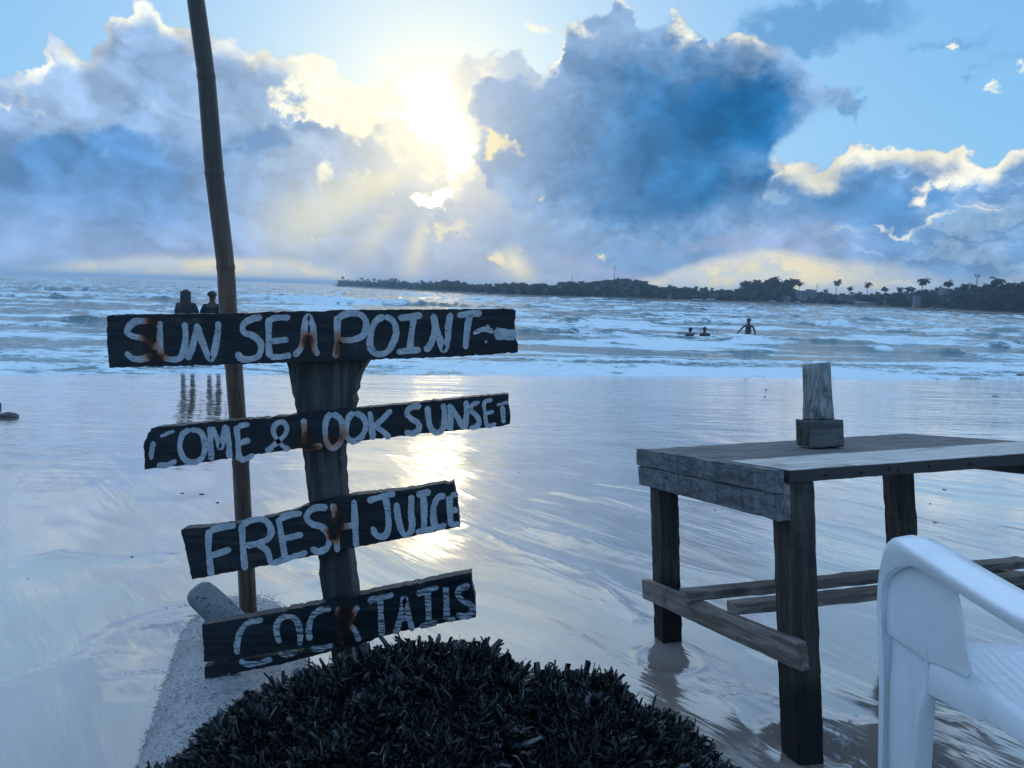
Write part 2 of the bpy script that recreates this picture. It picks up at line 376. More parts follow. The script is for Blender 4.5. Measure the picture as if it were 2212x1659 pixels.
def sand_height(x, y):
    z = sand_base(x, y)
    r = np.hypot(x, y)
    far_ = r > 60
    near = 1-sstep(5, 12, r)
    # run-off grooves, drawn out along the backwash direction
    u = x*.55+y*.83; v = x*.83-y*.55       # u across.. v along
    a, b = (-.60*x+.80*y), (.80*x+.60*y)    # a: along flow, b: across
    wob = fbm(a*.35, b*.5, 3)*.6
    z = z+near*(fbm(a*.22+5, (b+wob)*1.1, 3)*.014+fbm(a*.9, (b+wob)*5.5, 3)*.0026*sstep(2.2, 3.2, y+.3*x))
    z = z+(1-near)*fbm(x*.10, y*.25+3, 3)*.03*(1-sstep(12, 15, y-SHK*x))
    z = z+fbm(x*.5+9, y*.6, 3)*.014*near
    for pts, h, w in FLOW:
        w2 = [P2(*p) for p in pts]
        xs = [p[0] for p in w2]; ys = [p[1] for p in w2]
        m = (x > min(xs)-.4) & (x < max(xs)+.4) & (y > min(ys)-.4) & (y < max(ys)+.4)
        if not m.any(): continue
        xx = x[m]+fbm(x[m]*4, y[m]*4, 3)*.05; yy = y[m]+fbm(x[m]*4+40, y[m]*4, 3)*.05
        d, s = seg_dist(xx, yy, w2)
        e0 = np.hypot(xx-w2[0][0], yy-w2[0][1]); e1 = np.hypot(xx-w2[-1][0], yy-w2[-1][1])
        fade = sstep(0, .25, e0)*sstep(0, .18, e1)
        prof = np.where(s > 0, np.exp(-d/w), np.exp(-d/(w*3.5)))
        z[m] += 1.7*h*prof*fade
    for px, py, rad, dep in LEG_PITS:
        c = P2(px, py); d = np.hypot((x-c[0]), (y-c[1])*1.0)+fbm(x*6, y*6, 2)*.03
        z = z-dep*np.exp(-(d/rad)**2)+dep*.35*np.exp(-((d-rad*1.9)/(rad*.35))**2)
    # scour pool beside the palm log
    c = P2(375, 1372); d = np.hypot((x-c[0])/1.0, (y-c[1])/1.2)+fbm(x*5, y*5, 2)*.03
    z = z-.014*np.exp(-(d/.13)**2)+.009*np.exp(-((d-.25)/.06)**2)*(x < c[0]+.1)
    return z
def sand_at(x, y): return float(sand_height(np.array([float(x)]), np.array([float(y)]))[0])
def ground_px(px, py):
    d = ray(px, py); t = (-.03-CH)/d.z
    for _ in range(20):
        p = CAMP+d*t; t += (p.z-float(sand_base(np.array([p.x]), np.array([p.y]))[0]))/-d.z*.9
    return CAMP+d*t
# sand sheet: polar rings round the viewer, fine in front, out to the horizon
angs = np.concatenate([np.linspace(-180, -44, 60, endpoint=False), np.linspace(-44, 44, 640, endpoint=False), np.linspace(44, 180, 60, endpoint=False)])
rr = np.concatenate([[.15, .5, .9], np.exp(np.linspace(math.log(1.15), math.log(17), 480)), np.exp(np.linspace(math.log(17.5), math.log(6000), 40))])
A, Rr = np.meshgrid(np.radians(angs), rr); gx, gy = Rr*np.sin(A), Rr*np.cos(A)
gz = sand_height(gx.ravel(), gy.ravel())
me = mesh_np('wet_sand', np.stack([gx.ravel(), gy.ravel(), gz], 1), quads=grid_quads(len(rr), len(angs), True))
m, nt, b = nodemat('wet_sand')
p = wpos(nt); x_, y_, z_ = xyz(nt, p)
flowv = vscale(nt, p, (1, 1, 1), rot=(0, 0, math.radians(-37)))
r_ = (x_*x_+y_*y_).sqrt()
farm = r_.ss(4.5, 8.5)
damp = noise(nt, vscale(nt, flowv, (1.6, .55, 1)), 1.0, 5, .55, .6)
grain = noise(nt, p, 900, 2, .6)
flecks = voro(nt, p, 46).ss(.035, .02)*noise(nt, p, 9, 2).ss(.52, .6)
colr = mix(nt, damp.ss(.38, .62), (.205, .178, .155), (.30, .272, .245))
colr = mix(nt, (grain-.5)*.6+.15, colr, (.34, .30, .25))
colr = mix(nt, flecks*.7, colr, (.05, .035, .03))
film = noise(nt, vscale(nt, flowv, (1.1, .35, 1), off=(4, 2, 0)), 1.6, 4, .5, .5)
rough = film.ss(.40, .60, .03, .12)*(farm*-.55+1.0)
bsdf_set(nt, b, Base_Color=colr, Roughness=rough, IOR=1.45)
b.inputs['Coat Weight'].default_value = 1.0; b.inputs['Coat IOR'].default_value = 2.3
bsdf_set(nt, b, Coat_Roughness=rough*.6)
# streaky ripples of the draining film
s1 = noise(nt, vscale(nt, flowv, (7.5, .8, 1)), 1.1, 4, .55, .35)
s2 = noise(nt, vscale(nt, flowv, (26, 3.2, 1)), 1.0, 3, .55, .2)
w1 = noise(nt, vscale(nt, p, (.42, 2.3, 1), rot=(0, 0, .06)), 1.5, 4, .58, .5)
w2 = noise(nt, vscale(nt, p, (1.5, 8.5, 1), rot=(0, 0, -.05)), 1.2, 3, .55, .3)
calm = noise(nt, vscale(nt, flowv, (.7, .3, 1), off=(1, 5, 0)), 1.5, 3, .5).ss(.40, .60, .25, 1.1)
hh = (s1*.80+s2*.10*(film.ss(.45, .6)))*calm*(farm*-.7+1.0)*.013+(w1*.9+w2*.22)*farm*.016+grain*.00005*(farm*-1.0+1.0)
bn = bump(nt, b, hh, 1.0, 1.0)
nt.links.new(bn.outputs[0], b.inputs['Coat Normal'])
tag(link('wet_sand', me, m), 'smooth wet sand beach mirroring the sky, crossed by run-off ridges', kind='structure')
# ---------------------------------------------------------------- sea
angs = np.linspace(-60, 60, 760); rr = np.exp(np.linspace(math.log(9.5), math.log(6000), 520))
A, Rr = np.meshgrid(np.radians(angs), rr); gx, gy = (Rr*np.sin(A)), (Rr*np.cos(A))
s = gy-SHK*gx-SH0                            # metres seaward of the shoreline
wx = fbm(gx*.06, gy*.10, 3)
amp = np.interp(Rr, [14, 20, 30, 50, 90, 200, 6000], [.004, .03, .08, .15, .26, .34, .3])*sstep(-.3, 4, s)
h = amp*(fbm(gx*.30+3, gy*.95, 4, .52)*.72+np.abs(fbm(gx*.10, gy*.36, 3))*.9)
foam = np.zeros_like(h)
rng = np.random.default_rng(11)
crests = [ # picture point, length px, height m, broken?
 (815, 655, 480, .50, .35), (640, 652, 160, .34, .95), (1175, 663, 120, .38, .2), (700, 664, 90, .2, 0.), (1235, 691, 60, .34, .1), (1230, 716, 320, .22, .25),
 (1500, 695, 120, .22, .1), (1590, 697, 260, .16, .8), (110, 626, 320, .42, .1), (190, 604, 90, .75, .7), (60, 640, 260, .34, .1),
 (330, 640, 220, .36, .3), (30, 760, 240, .05, .0), (560, 640, 170, .3, .1), (1790, 737, 220, .15, .1), (1950, 735, 90, .20, .1),
 (1960, 700, 260, .2, .6), (1740, 700, 200, .14, .4), (2080, 712, 180, .17, .4), (900, 800, 4, .02, 1.), (1480, 668, 120, .25, .1), (1900, 691, 140, .2, .1), (2190, 741, 120, .12, .2),
 (420, 668, 180, .2, .3), (150, 690, 260, .13, .3), (1300, 740, 200, .08, .3), (2010, 760, 160, .06, .4), (1640, 760, 140, .06, .3),
 (700, 632, 120, .34, .2), (900, 640, 140, .3, .15), (1050, 650, 100, .28, .2), (1330, 665, 110, .3, .3), (1260, 672, 60, .28, 0), (1690, 683, 120, .22, .4), (2120, 725, 140, .18, .2), (1420, 683, 60, .25, .1)]
for k in range(70):
    px = rng.uniform(-150, 2400); py = horizon(px)+rng.uniform(6, 120)**1.0
    d_ = 1.7*1620/(py-horizon(px)); crests.append((px, py, rng.uniform(40, 190), min(.55, .0042*d_+.05)*rng.uniform(.5, 1.0), rng.choice([0, .15, .5, .9])))
for (px, py, L, H, br) in crests:
    c = atz(px, py+H*600/ max(20., 1.7*1620/(py-horizon(px))), SEA); 
    dpt = c.y; Lw = L/1620*dpt/2; w = .35+H*1.9
    am = math.atan2(c.x, c.y); da_ = math.atan2(2.0*Lw, c.y)+.01
    j0, j1 = np.searchsorted(angs, [math.degrees(am-da_), math.degrees(am+da_)]); rc = math.hypot(c.x, c.y)
    sl_ = abs(math.tan(am))*2*Lw+.25*2*Lw+7*w
    i0, i1 = np.searchsorted(rr, [rc-sl_, rc+sl_])
    if i1-i0 < 2 or j1-j0 < 2: continue
    K_ = (slice(i0, i1), slice(j0, j1)); X_, Y_ = gx[K_], gy[K_]
    dx = X_-c.x; sy = (Y_-c.y)-SHK*.8*dx+fbm(X_*.35+px, Y_*0+py, 3)*w*1.3
    env = np.exp(-np.abs(dx/Lw)**3)*(.75+.6*fbm(X_*1.1+px, Y_*.2, 3))
    prof = np.where(sy < 0, np.exp(-(sy/(w*.40))**2), np.exp(-(sy/(w*1.7))**2))
    h[K_] += 1.25*H*env*prof
    if br > 0:
        fenv = env*sstep(.15, .6, fbm(X_*.25+px*3, Y_*.1, 2)*.8+br)
        foam[K_] = np.maximum(foam[K_], fenv*np.where(sy < 0, np.exp(-(sy/(w*(.35+1.1*br)))**2)*sstep(.0, .6, br+.25), np.exp(-(sy/(w*2.5))**2)*.9))
# broken white water and the swash edge along the beach
lump = fbm(gx*2.6, gy*4.2, 4, .6); lump2 = fbm(gx*.16+7, gy*.1, 3)*1.3+fbm(gx*.9, gy*.2, 2)*.3
for off, H, w in ((1.3, .085, .35), (3.4, .05, .5), (.15, .028, .10)):
    dd = s-off-lump2*.9
    e = np.exp(-(dd/w)**2)
    h = h+H*e*(.7+.9*lump); foam = np.maximum(foam, e*(.75+.6*lump))
foam = np.maximum(foam, sstep(6, 0, s)*(.50+.7*fbm(gx*.8, gy*2.2, 4)))
fl = fbm(gx*.10+2, gy*.34, 5, .62)+.25*fbm(gx*1.2, gy*3.0, 3)
foam = np.clip(np.maximum(foam, sstep(-.22, .42, fl)*.85*np.interp(Rr, [14, 60, 200, 900], [1., .95, .7, .35])), 0, 1)
zz = SEA+h-sstep(.1, -1.0, s-lump2*.7)*.16+.012*sstep(2, -.5, s)
me = mesh_np('sea', np.stack([gx.ravel(), gy.ravel(), zz.ravel()], 1), quads=grid_quads(*gx.shape))
at_ = me.attributes.new('foam', 'FLOAT', 'POINT'); at_.data.foreach_set('value', foam.ravel().astype(np.float32))
m, nt, b = nodemat('sea_water')
p = wpos(nt); x_, y_, z_ = xyz(nt, p); r_ = (x_*x_+y_*y_).sqrt()
fo = attr(nt, 'foam')
ft = noise(nt, vscale(nt, p, (.9, 2.2, 1)), 1.6, 6, .66, .5)
web = voro(nt, cadd(nt, vscale(nt, p, (1, 1.8, 1)), cscale(nt, noise(nt, p, 2.5, 3, .5, col=True), .5)), 3.0, 'DISTANCE_TO_EDGE').ss(.0, .16, 1, 0)
ft2 = noise(nt, vscale(nt, p, (1.3, 5.5, 1)), 2.2, 5, .68, .4)
fm = (fo*1.05+(ft-.5)*1.5+(ft2-.5)*1.5+web*.20+.02).ss(.30, .70)
deepc = mix(nt, noise(nt, vscale(nt, p, (.2, .5, 1)), 1, 3), (.003, .070, .105), (.008, .125, .150))
thick = (ft*.5+ft2*.5+fo*.25).ss(.48, .68)
colr = mix(nt, fm, deepc, mix(nt, thick, (.24, .48, .58), (.68, .83, .88)))
bsdf_set(nt, b, Base_Color=colr, Roughness=fm.ss(0, 1, .08, .6), IOR=1.33, Specular_IOR_Level=.12)
c1 = noise(nt, vscale(nt, p, (1.4, 3.4, 1)), 1.6, 5, .62, .3); c2 = noise(nt, vscale(nt, p, (.25, .8, 1)), 1.3, 4, .55, .3)
bump(nt, b, c1*.035*(r_.ss(10, 30, .35, 1.0))+c2*r_.ss(30, 200, .02, .35)+ft*fm*.02, 1.0, 1.0)
sea = tag(link('sea', me, m), 'choppy teal sea streaked with white foam and small breakers', kind='structure')
# ---------------------------------------------------------------- foreground materials
def wood(name, c1, c2, c3=None, sc=1.0, rough=.75, axis=0, bumpd=.002, spec=.25, top=0, wet=0):
    m, nt, b = nodemat(name); o = objco(nt)
    st = [14*sc]*3; st[axis] = 1.1*sc
    v = cadd(nt, vscale(nt, o, tuple(st)), cscale(nt, vec(nt, objrand(nt), objrand(nt), objrand(nt)), 30.0))
    g = noise(nt, v, 3.2, 6, .62, .8); g2 = noise(nt, o, 9*sc, 5, .6)
    col = mix(nt, g.ss(.40, .62), c1, c2)
    col = mix(nt, g2.ss(.52, .70)*.7, col, c3 or c1)
    sp = noise(nt, v, 11, 3, .6).ss(.62, .70)
    col = mix(nt, sp*.6, col, tuple(q*.35 for q in c1))
    if top: col = mix(nt, xyz(nt, o)[2].ss(top-.003, top-.0005), (.045, .043, .042), col)     # bleached top face; the sides' lesser light is painted in as dark colour
    if wet: col = mix(nt, (xyz(nt, o)[0]+(g2-.5)*.12).ss(wet+.05, wet-.03)*.85, col, (.008, .009, .010))
    bsdf_set(nt, b, Base_Color=col, Roughness=rough, Specular_IOR_Level=spec)
    bump(nt, b, g*1.0+g2*.5-sp*.6, bumpd, .8)
    return m
M_table = wood('weathered_grey_wood', (.085, .085, .085), (.17, .17, .17), (.05, .05, .05))
M_leg = wood('dark_damp_wood', (.040, .036, .031), (.085, .075, .062), (.022, .022, .022), axis=2)
M_rail = wood('bleached_rail_wood', (.13, .105, .090), (.27, .235, .21), (.055, .042, .036))
M_post = wood('old_post_wood', (.040, .042, .040), (.085, .088, .082), (.020, .023, .024), axis=2, bumpd=.004)
M_block = wood('block_wood', (.07, .072, .068), (.13, .135, .13), (.04, .043, .042))
M_screw, _n, _b = nodemat('rusty_iron'); bsdf_set(_n, _b, Base_Color=(.05, .025, .016), Roughness=.7, Metallic=.4)

def frame(o, ex, ez):
    ex = Vector(ex).normalized(); ez = Vector(ez); ez = (ez-ez.project(ex)).normalized(); ey = ez.cross(ex)
    return Matrix(((ex.x, ey.x, ez.x, o[0]), (ex.y, ey.y, ez.y, o[1]), (ex.z, ey.z, ez.z, o[2]), (0, 0, 0, 1)))
def plank_mesh(L, Wd, T, seed=0, seg=14, rough=.0018, bev=.003, wear=0.0, chips=()):
    """weathered timber along +x from 0..L, y 0..W, z 0..T, edges eased and slightly wandering"""
    rg = np.random.default_rng(seed); nu = seg
    prof = []
    for cx_, cy_, a0 in ((Wd-bev, T-bev, 0), (bev, T-bev, 90), (bev, bev, 180), (Wd-bev, bev, 270)):
        for a in (0, 45, 90): prof.append((cx_+bev*math.cos(math.radians(a0+a)), cy_+bev*math.sin(math.radians(a0+a))))
    n = len(prof); co = []
    xs = np.linspace(0, L, nu+1)
    wob = rg.normal(0, rough, (nu+1, n))
    for i, x in enumerate(xs):
        for j, (y, z) in enumerate(prof):
            dy = (1 if y > Wd/2 else -1)*wob[i, j]; dz = (1 if z > T/2 else -1)*wob[i, (j+3) % n]*.6
            co.append((x+(rg.normal(0, wear) if i in (0, nu) else 0), y+dy, z+dz))
    f = [list(map(int, q)) for q in grid_quads(nu+1, n, True)]
    f = [q[::-1] for q in f]
    f.append([j for j in range(n)]); f.append([nu*n+j for j in range(n)][::-1])
    return mesh_np('plank', co, faces=f)
def place(name, me, mat, M4, parent=None, smooth=False):
    o = link(name, me, mat, None, smooth); 
    if parent is not None:
        o.parent = parent; o.matrix_parent_inverse = parent.matrix_basis.inverted()
    o.matrix_basis = M4; 
    for q in me.polygons: pass
    return o
def beam_between(name, p0, p1, up, Wd, T, mat, parent, seed=0, **k):
    p0, p1 = Vector(p0), Vector(p1); d = p1-p0
    F = frame(p0, d, up); ey = F.col[1].to_3d(); ez = F.col[2].to_3d()
    F = frame(p0-ey*Wd/2-ez*T/2, d, up)
    return place(name, plank_mesh(d.length, Wd, T, seed, **k), mat, F, parent)
# ---------------------------------------------------------------- painted sign boards
def black_paint(name, stains):
    m, nt, b = nodemat(name); p = wpos(nt)
    g = noise(nt, vscale(nt, p, (1.2, 14, 14)), 4, 6, .62, .5); g2 = noise(nt, p, 22, 5, .6)
    col = mix(nt, g.ss(.42, .60), (.0045, .009, .013), (.013, .022, .028))
    col = mix(nt, (g2*.5+g*.5).ss(.565, .61)*.55, col, (.045, .048, .045))
    x_, y_, z_ = xyz(nt, p)
    w = noise(nt, p, 35, 4, .6)-.5
    st = None
    for (sx_, sz_, rx, rz, k) in stains:
        q = ((((x_-sx_+w*.03)/rx)._m('POWER', 2.0)+((z_-sz_+w*.04)/rz)._m('POWER', 2.0))*-1.0).exp()*k
        st = q if st is None else st+q
    if st is not None:
        col = mix(nt, (st+w*.4).ss(.25, .9)*.8, col, (.020, .009, .005))
    bsdf_set(nt, b, Base_Color=col, Roughness=g.ss(.3, .7, .38, .6), Specular_IOR_Level=.30)
    bump(nt, b, g*1.0+g2*.7, .003, .7); return m
def white_paint(name, stains, wear=.0, holes=None):
    m, nt, b = nodemat(name); p = wpos(nt)
    g = noise(nt, vscale(nt, p, (12, 12, 12)), 4, 6, .65, .5); br = noise(nt, vscale(nt, p, (160, 30, 26)), 1, 4, .6)
    col = mix(nt, g.ss(.36, .66), (.33, .38, .43), (.50, .54, .57))
    col = mix(nt, (br-.5).abs()*2.2, col, (.30, .36, .42))
    scr = noise(nt, vscale(nt, p, (8, 60, 60)), 5, 4, .65).ss(.62-wear*.12, .66-wear*.10)
    col = mix(nt, scr*.9, col, (.02, .03, .035))
    x_, y_, z_ = xyz(nt, p); w = noise(nt, p, 35, 4, .6)-.5; st = None
    for (sx_, sz_, rx, rz, k) in stains:
        q = ((((x_-sx_+w*.03)/rx)._m('POWER', 2.0)+((z_-sz_+w*.04)/rz)._m('POWER', 2.0))*-1.0).exp()*k
        st = q if st is None else st+q
    if st is not None:
        st = st+w*.5
        col = mix(nt, st.ss(.15, .55)*.85, col, (.36, .17, .09))
        col = mix(nt, st.ss(.55, .95), col, (.10, .030, .013))
        col = mix(nt, st.ss(1.0, 1.3), col, (.012, .012, .012))
    bsdf_set(nt, b, Base_Color=col, Roughness=.6, Specular_IOR_Level=.3)
    bump(nt, b, br*1.0+g, .0012, .8); return m
BY, BT = 1.56, .026
def board_outline(quad, seed, rag=.00055, extra=None):
    """quad TL,TR,BR,BL in picture points -> dense ragged outline on the plane y=BY"""
    rg = random.Random(seed); pts = []
    q = quad+[quad[0]]
    for a, b_ in zip(q[:-1], q[1:]):
        L = math.hypot(b_[0]-a[0], b_[1]-a[1]); n = max(2, int(L/7))
        for i in range(n):
            t = i/n; v = aty(a[0]+(b_[0]-a[0])*t, a[1]+(b_[1]-a[1])*t, BY)
            nx, nz = rg.gauss(0, rag), rg.gauss(0, rag)
            if i and rg.random() < .05: nz -= rag*4 if b_[0] > a[0] else -rag*3
            pts.append((v.x+nx, v.z+nz))
    return pts
def board_mesh(pts, y0, T, bev=.0022):
    bm = bmesh.new(); c = Vector((sum(p[0] for p in pts)/len(pts), 0, sum(p[1] for p in pts)/len(pts)))
    f = [bm.verts.new((p[0], y0, p[1])) for p in pts]; k = [bm.verts.new((p[0], y0+T, p[1])) for p in pts]
    n = len(pts)
    bm.faces.new(f); bm.faces.new(k[::-1])
    for i in range(n): bm.faces.new((f[i], k[i], k[(i+1) % n], f[(i+1) % n]))
    bmesh.ops.recalc_face_normals(bm, faces=bm.faces)
    bmesh.ops.triangulate(bm, faces=[q for q in bm.faces if len(q.verts) > 4])
    me = bpy.data.meshes.new('board'); bm.to_mesh(me); bm.free(); return me
def stroke_mesh(strokes, width, y, seed):
    """brush strokes: flat ribbons with ragged edges and round ends, one thin paint layer each"""
    rg = random.Random(seed); V, F = [], []
    lift = 0.0
    for st in strokes:
        wmul = 1.0
        if isinstance(st[0], (int, float)): wmul, st = st[0], st[1:]
        P = [Vector((aty(px, py, y).x, 0, aty(px, py, y).z)) for px, py in st]
        # Catmull-Rom resample
        Q = []
        ext = [P[0]*2-P[1]]+P+[P[-1]*2-P[-2]]
        if (P[0]-P[-1]).length < 1e-5: ext[0] = P[-2]; ext[-1] = P[1]
        for i in range(1, len(ext)-2):
            p0, p1, p2, p3 = ext[i-1:i+3]; n = max(2, int((p2-p1).length/.004))
            for k in range(n):
                t = k/n; Q.append(.5*((2*p1)+(-p0+p2)*t+(2*p0-5*p1+4*p2-p3)*t*t+(-p0+3*p1-3*p2+p3)*t**3))
        Q.append(P[-1]); lift += .00006; y_ = y-.0007-lift
        base = len(V); n = len(Q); ph = rg.uniform(0, 9)
        for i, q in enumerate(Q):
            d = (Q[min(i+1, n-1)]-Q[max(i-1, 0)]).normalized(); nn = Vector((-d.z, 0, d.x))
            e = min(i, n-1-i)*.004; cap = 1.0 if e > width*.35 else math.sqrt(max(0.12, 1-(1-e/(width*.35))**2))
            hw = width*.5*wmul*cap*(1+.10*math.sin(i*.35+ph))
            V.append(q+nn*(hw+rg.gauss(0, .0004))+Vector((0, y_, 0))); V.append(q-nn*(hw+rg.gauss(0, .0004))+Vector((0, y_, 0)))
            if i: F.append((base+2*i-2, base+2*i-1, base+2*i+1, base+2*i))
    # give the paint its own small thickness
    n = len(V); V2 = [v+Vector((0, .0006, 0)) for v in V]
    E = []
    me = bpy.data.meshes.new('lettering'); bm = bmesh.new()
    vs = [bm.verts.new(v) for v in V]
    for f in F: bm.faces.new([vs[i] for i in f])
    bmesh.ops.recalc_face_normals(bm, faces=bm.faces)
    r = bmesh.ops.extrude_face_region(bm, geom=list(bm.faces))
    for v in r['geom']:
        if isinstance(v, bmesh.types.BMVert): v.co.y += .0012
    bmesh.ops.recalc_face_normals(bm, faces=bm.faces); bm.to_mesh(me); bm.free(); return me
def Z3(l): return [((400+x*.76854)/1.82279, (1150+y*.76854)/1.82279) for x, y in l]
def Z4(l): return [((500+x*.67812)/1.82279, (1850+y*.67812)/1.82279) for x, y in l]
def WX(px, py): v = aty(px, py, BY); return v.x, v.z
sign = empty('beach_sign', (aty(735, 1440, 1.62).x, 1.62, .03), 'four black boards with white hand painted lettering nailed up a leaning dark timber post', 'sign')
L1 = [('S', [[(272, 150), (225, 148), (165, 155), (133, 195), (150, 222), (205, 236), (248, 256), (284, 292)], [(262, 322), (215, 342), (165, 342), (122, 308)]]),
 ('U', [[(298, 150), (300, 200), (300, 290), (322, 335), (375, 346), (408, 332), (428, 270), (430, 200), (425, 155)]]),
 ('N', [[(440, 348), (462, 290), (480, 225), (492, 160)], [(490, 165), (515, 250), (560, 345), (590, 250), (600, 150)]]),
 ('S', [[(822, 128), (770, 138), (728, 165), (728, 205), (770, 222), (808, 250), (818, 290), (800, 330), (750, 345), (710, 335), (698, 306)]]),
 ('E', [[(968, 130), (900, 132), (862, 138)], [(858, 130), (856, 240), (860, 335)], [(860, 332), (915, 332), (972, 322)], [(866, 252), (958, 243)]]),
 ('A', [[(985, 328), (1018, 292), (1035, 240), (1042, 170), (1060, 122), (1082, 170), (1086, 240), (1092, 290), (1112, 325)], [.8, (1030, 228), (1088, 222)]]),
 ('P', [[(1198, 338), (1208, 262), (1208, 190), (1208, 120)], [(1212, 132), (1262, 110), (1325, 115), (1356, 155), (1345, 215), (1300, 242), (1218, 248)]]),
 ('O', [[(1450, 126), (1495, 150), (1510, 205), (1492, 265), (1455, 312), (1405, 315), (1376, 275), (1382, 205), (1405, 150), (1450, 126)]]),
 ('I', [[(1520, 132), (1580, 128), (1642, 116)], [(1600, 124), (1590, 200), (1578, 296)], [(1512, 308), (1572, 300), (1636, 296)]]),
 ('N', [[(1658, 304), (1688, 262), (1706, 190), (1700, 112)], [(1702, 120), (1725, 220), (1754, 298), (1774, 240), (1776, 180), (1790, 106)]]),
 ('T', [[(1822, 120), (1880, 112), (1948, 108)], [(1888, 112), (1874, 185), (1864, 292)]]),
 ('arrow', [[1.9, (2012, 212), (2070, 216), (2124, 220)], [.7, (1905, 214), (1945, 192), (1985, 196), (2010, 206)], [.6, (1974, 168), (1986, 200)], [.5, (1966, 248), (1970, 262)]])]
L2 = [('C', [[.9, (268, 765), (258, 810), (254, 858)], [(284, 888), (335, 886), (384, 862)], [.5, (300, 740), (345, 722), (375, 712)]]),
 ('O', [[(455, 706), (512, 722), (530, 785), (518, 845), (475, 872), (428, 858), (402, 800), (412, 735), (455, 706)]]),
 ('M', [[(564, 862), (560, 790), (555, 690)], [(560, 692), (590, 745), (612, 798), (636, 680)], [(638, 684), (652, 770), (656, 852)]]),
 ('E', [[(758, 676), (700, 688)], [(692, 684), (700, 780), (706, 864)], [(706, 862), (745, 852), (780, 832)], [(700, 776), (762, 756)]]),
 ('ampersand', [[.85, (842, 818), (890, 778), (936, 735), (950, 695), (930, 666), (895, 676), (880, 712), (898, 755), (932, 790), (966, 806)], [.6, (842, 820), (880, 804)], [.6, (930, 812), (966, 806)]]),
 ('L', [[(1035, 648), (1040, 720), (1040, 800)], [(1040, 800), (1085, 795), (1132, 786)]]),
 ('O', [[(1182, 626), (1224, 652), (1234, 712), (1222, 772), (1180, 800), (1152, 762), (1146, 690), (1156, 645), (1182, 626)]]),
 ('O', [[(1298, 620), (1340, 642), (1354, 692), (1328, 745), (1288, 765), (1256, 740), (1256, 680), (1268, 640), (1298, 620)]]),
 ('K', [[(1374, 612), (1384, 680), (1390, 758)], [(1486, 603), (1440, 650), (1398, 692)], [(1402, 690), (1440, 712), (1478, 752)]]),
 ('S', [[(1638, 584), (1586, 590), (1564, 622), (1588, 650), (1622, 672), (1624, 706), (1590, 726), (1553, 714)]]),
 ('U', [[(1670, 584), (1675, 650), (1692, 706), (1726, 720), (1752, 690), (1756, 620), (1750, 572)]]),
 ('N', [[(1784, 712), (1788, 640), (1784, 572)], [(1784, 580), (1822, 640), (1860, 704)], [(1860, 704), (1870, 630), (1868, 556)]]),
 ('S', [[.85, (1938, 563), (1902, 576), (1890, 606), (1918, 630), (1934, 662), (1920, 690), (1884, 696)]]),
 ('E', [[.7, (2004, 552), (1962, 565), (1965, 620), (1976, 684), (2022, 674)], [.7, (1970, 622), (2010, 612)]]),
 ('T', [[.6, (2024, 578), (2086, 564)], [.8, (2054, 582), (2060, 672)]])]
L3 = [('F', [[(632, 322), (545, 335), (484, 352)], [(478, 345), (474, 450), (490, 618)], [(482, 500), (545, 480), (604, 460)]]),
 ('R', [[(668, 312), (672, 420), (686, 582)], [(668, 318), (735, 290), (800, 292), (838, 345), (820, 398), (762, 425), (690, 442)], [(755, 425), (815, 470), (835, 535), (862, 545)]]),
 ('E', [[(1016, 250), (950, 262), (885, 282)], [(880, 278), (898, 390), (918, 515)], [(850, 545), (905, 522), (980, 500), (1048, 478)], [(905, 400), (1022, 374)]]),
 ('S', [[(1164, 218), (1085, 224), (1042, 270), (1072, 312), (1138, 336), (1174, 392), (1162, 450), (1112, 476), (1068, 454)]]),
 ('H', [[(1194, 196), (1208, 262), (1214, 370), (1222, 478)], [(1318, 174), (1324, 300), (1332, 450)], [.9, (1214, 338), (1326, 318)]]),
 ('J', [[(1396, 180), (1480, 155), (1558, 138)], [(1500, 160), (1515, 240), (1518, 342), (1488, 388), (1445, 374), (1424, 330)]]),
 ('U', [[(1564, 190), (1575, 280), (1600, 365), (1634, 376), (1656, 330), (1650, 240), (1652, 145)]]),
 ('I', [[(1680, 148), (1764, 126)], [(1720, 140), (1725, 220), (1724, 348)], [(1676, 362), (1730, 352), (1790, 342)]]),
 ('C', [[(1850, 148), (1802, 165), (1780, 230), (1785, 310), (1815, 336), (1852, 314)]]),
 ('E', [[.9, (1924, 138), (1880, 150)], [(1872, 148), (1875, 240), (1882, 328)], [.9, (1882, 326), (1932, 308)], [.9, (1880, 240), (1922, 228)]])]
L4a = [('C', [[(790, 868), (702, 890), (660, 940), (640, 1010), (640, 1070)]]),
 ('O', [[(888, 1010), (872, 960), (870, 905), (892, 865), (932, 850), (985, 875), (1005, 950), (1004, 1018)]]),
 ('C', [[(1184, 808), (1112, 820), (1072, 860), (1056, 930), (1062, 990)]]),
 ('K', [[(1226, 796), (1235, 900), (1245, 1018)], [(1342, 788), (1300, 860), (1276, 892)], [(1280, 888), (1322, 930), (1350, 996)]]),
 ('T', [[(1398, 762), (1470, 742), (1548, 724)], [(1470, 742), (1475, 850), (1480, 968)]]),
 ('A', [[(1558, 954), (1590, 850), (1610, 745), (1632, 830), (1658, 936)], [.9, (1588, 866), (1644, 850)]]),
 ('I', [[(1680, 722), (1740, 702), (1808, 678)], [(1745, 702), (1750, 800), (1754, 890)], [(1698, 912), (1755, 896), (1802, 884)]]),
 ('L', [[(1850, 676), (1856, 780), (1856, 872)], [(1856, 872), (1905, 860)]]),
 ('S', [[(1990, 668), (1936, 690), (1924, 730), (1960, 766), (2004, 790), (2004, 830), (1964, 852), (1912, 838)]])]
L4b = [('C', [[(655, 1105), (700, 1128), (770, 1120), (842, 1096)]]), ('O', [[.8, (880, 1062), (930, 1078), (990, 1052)]]), ('C', [[.9, (1068, 1034), (1120, 1038), (1196, 1016)]])]
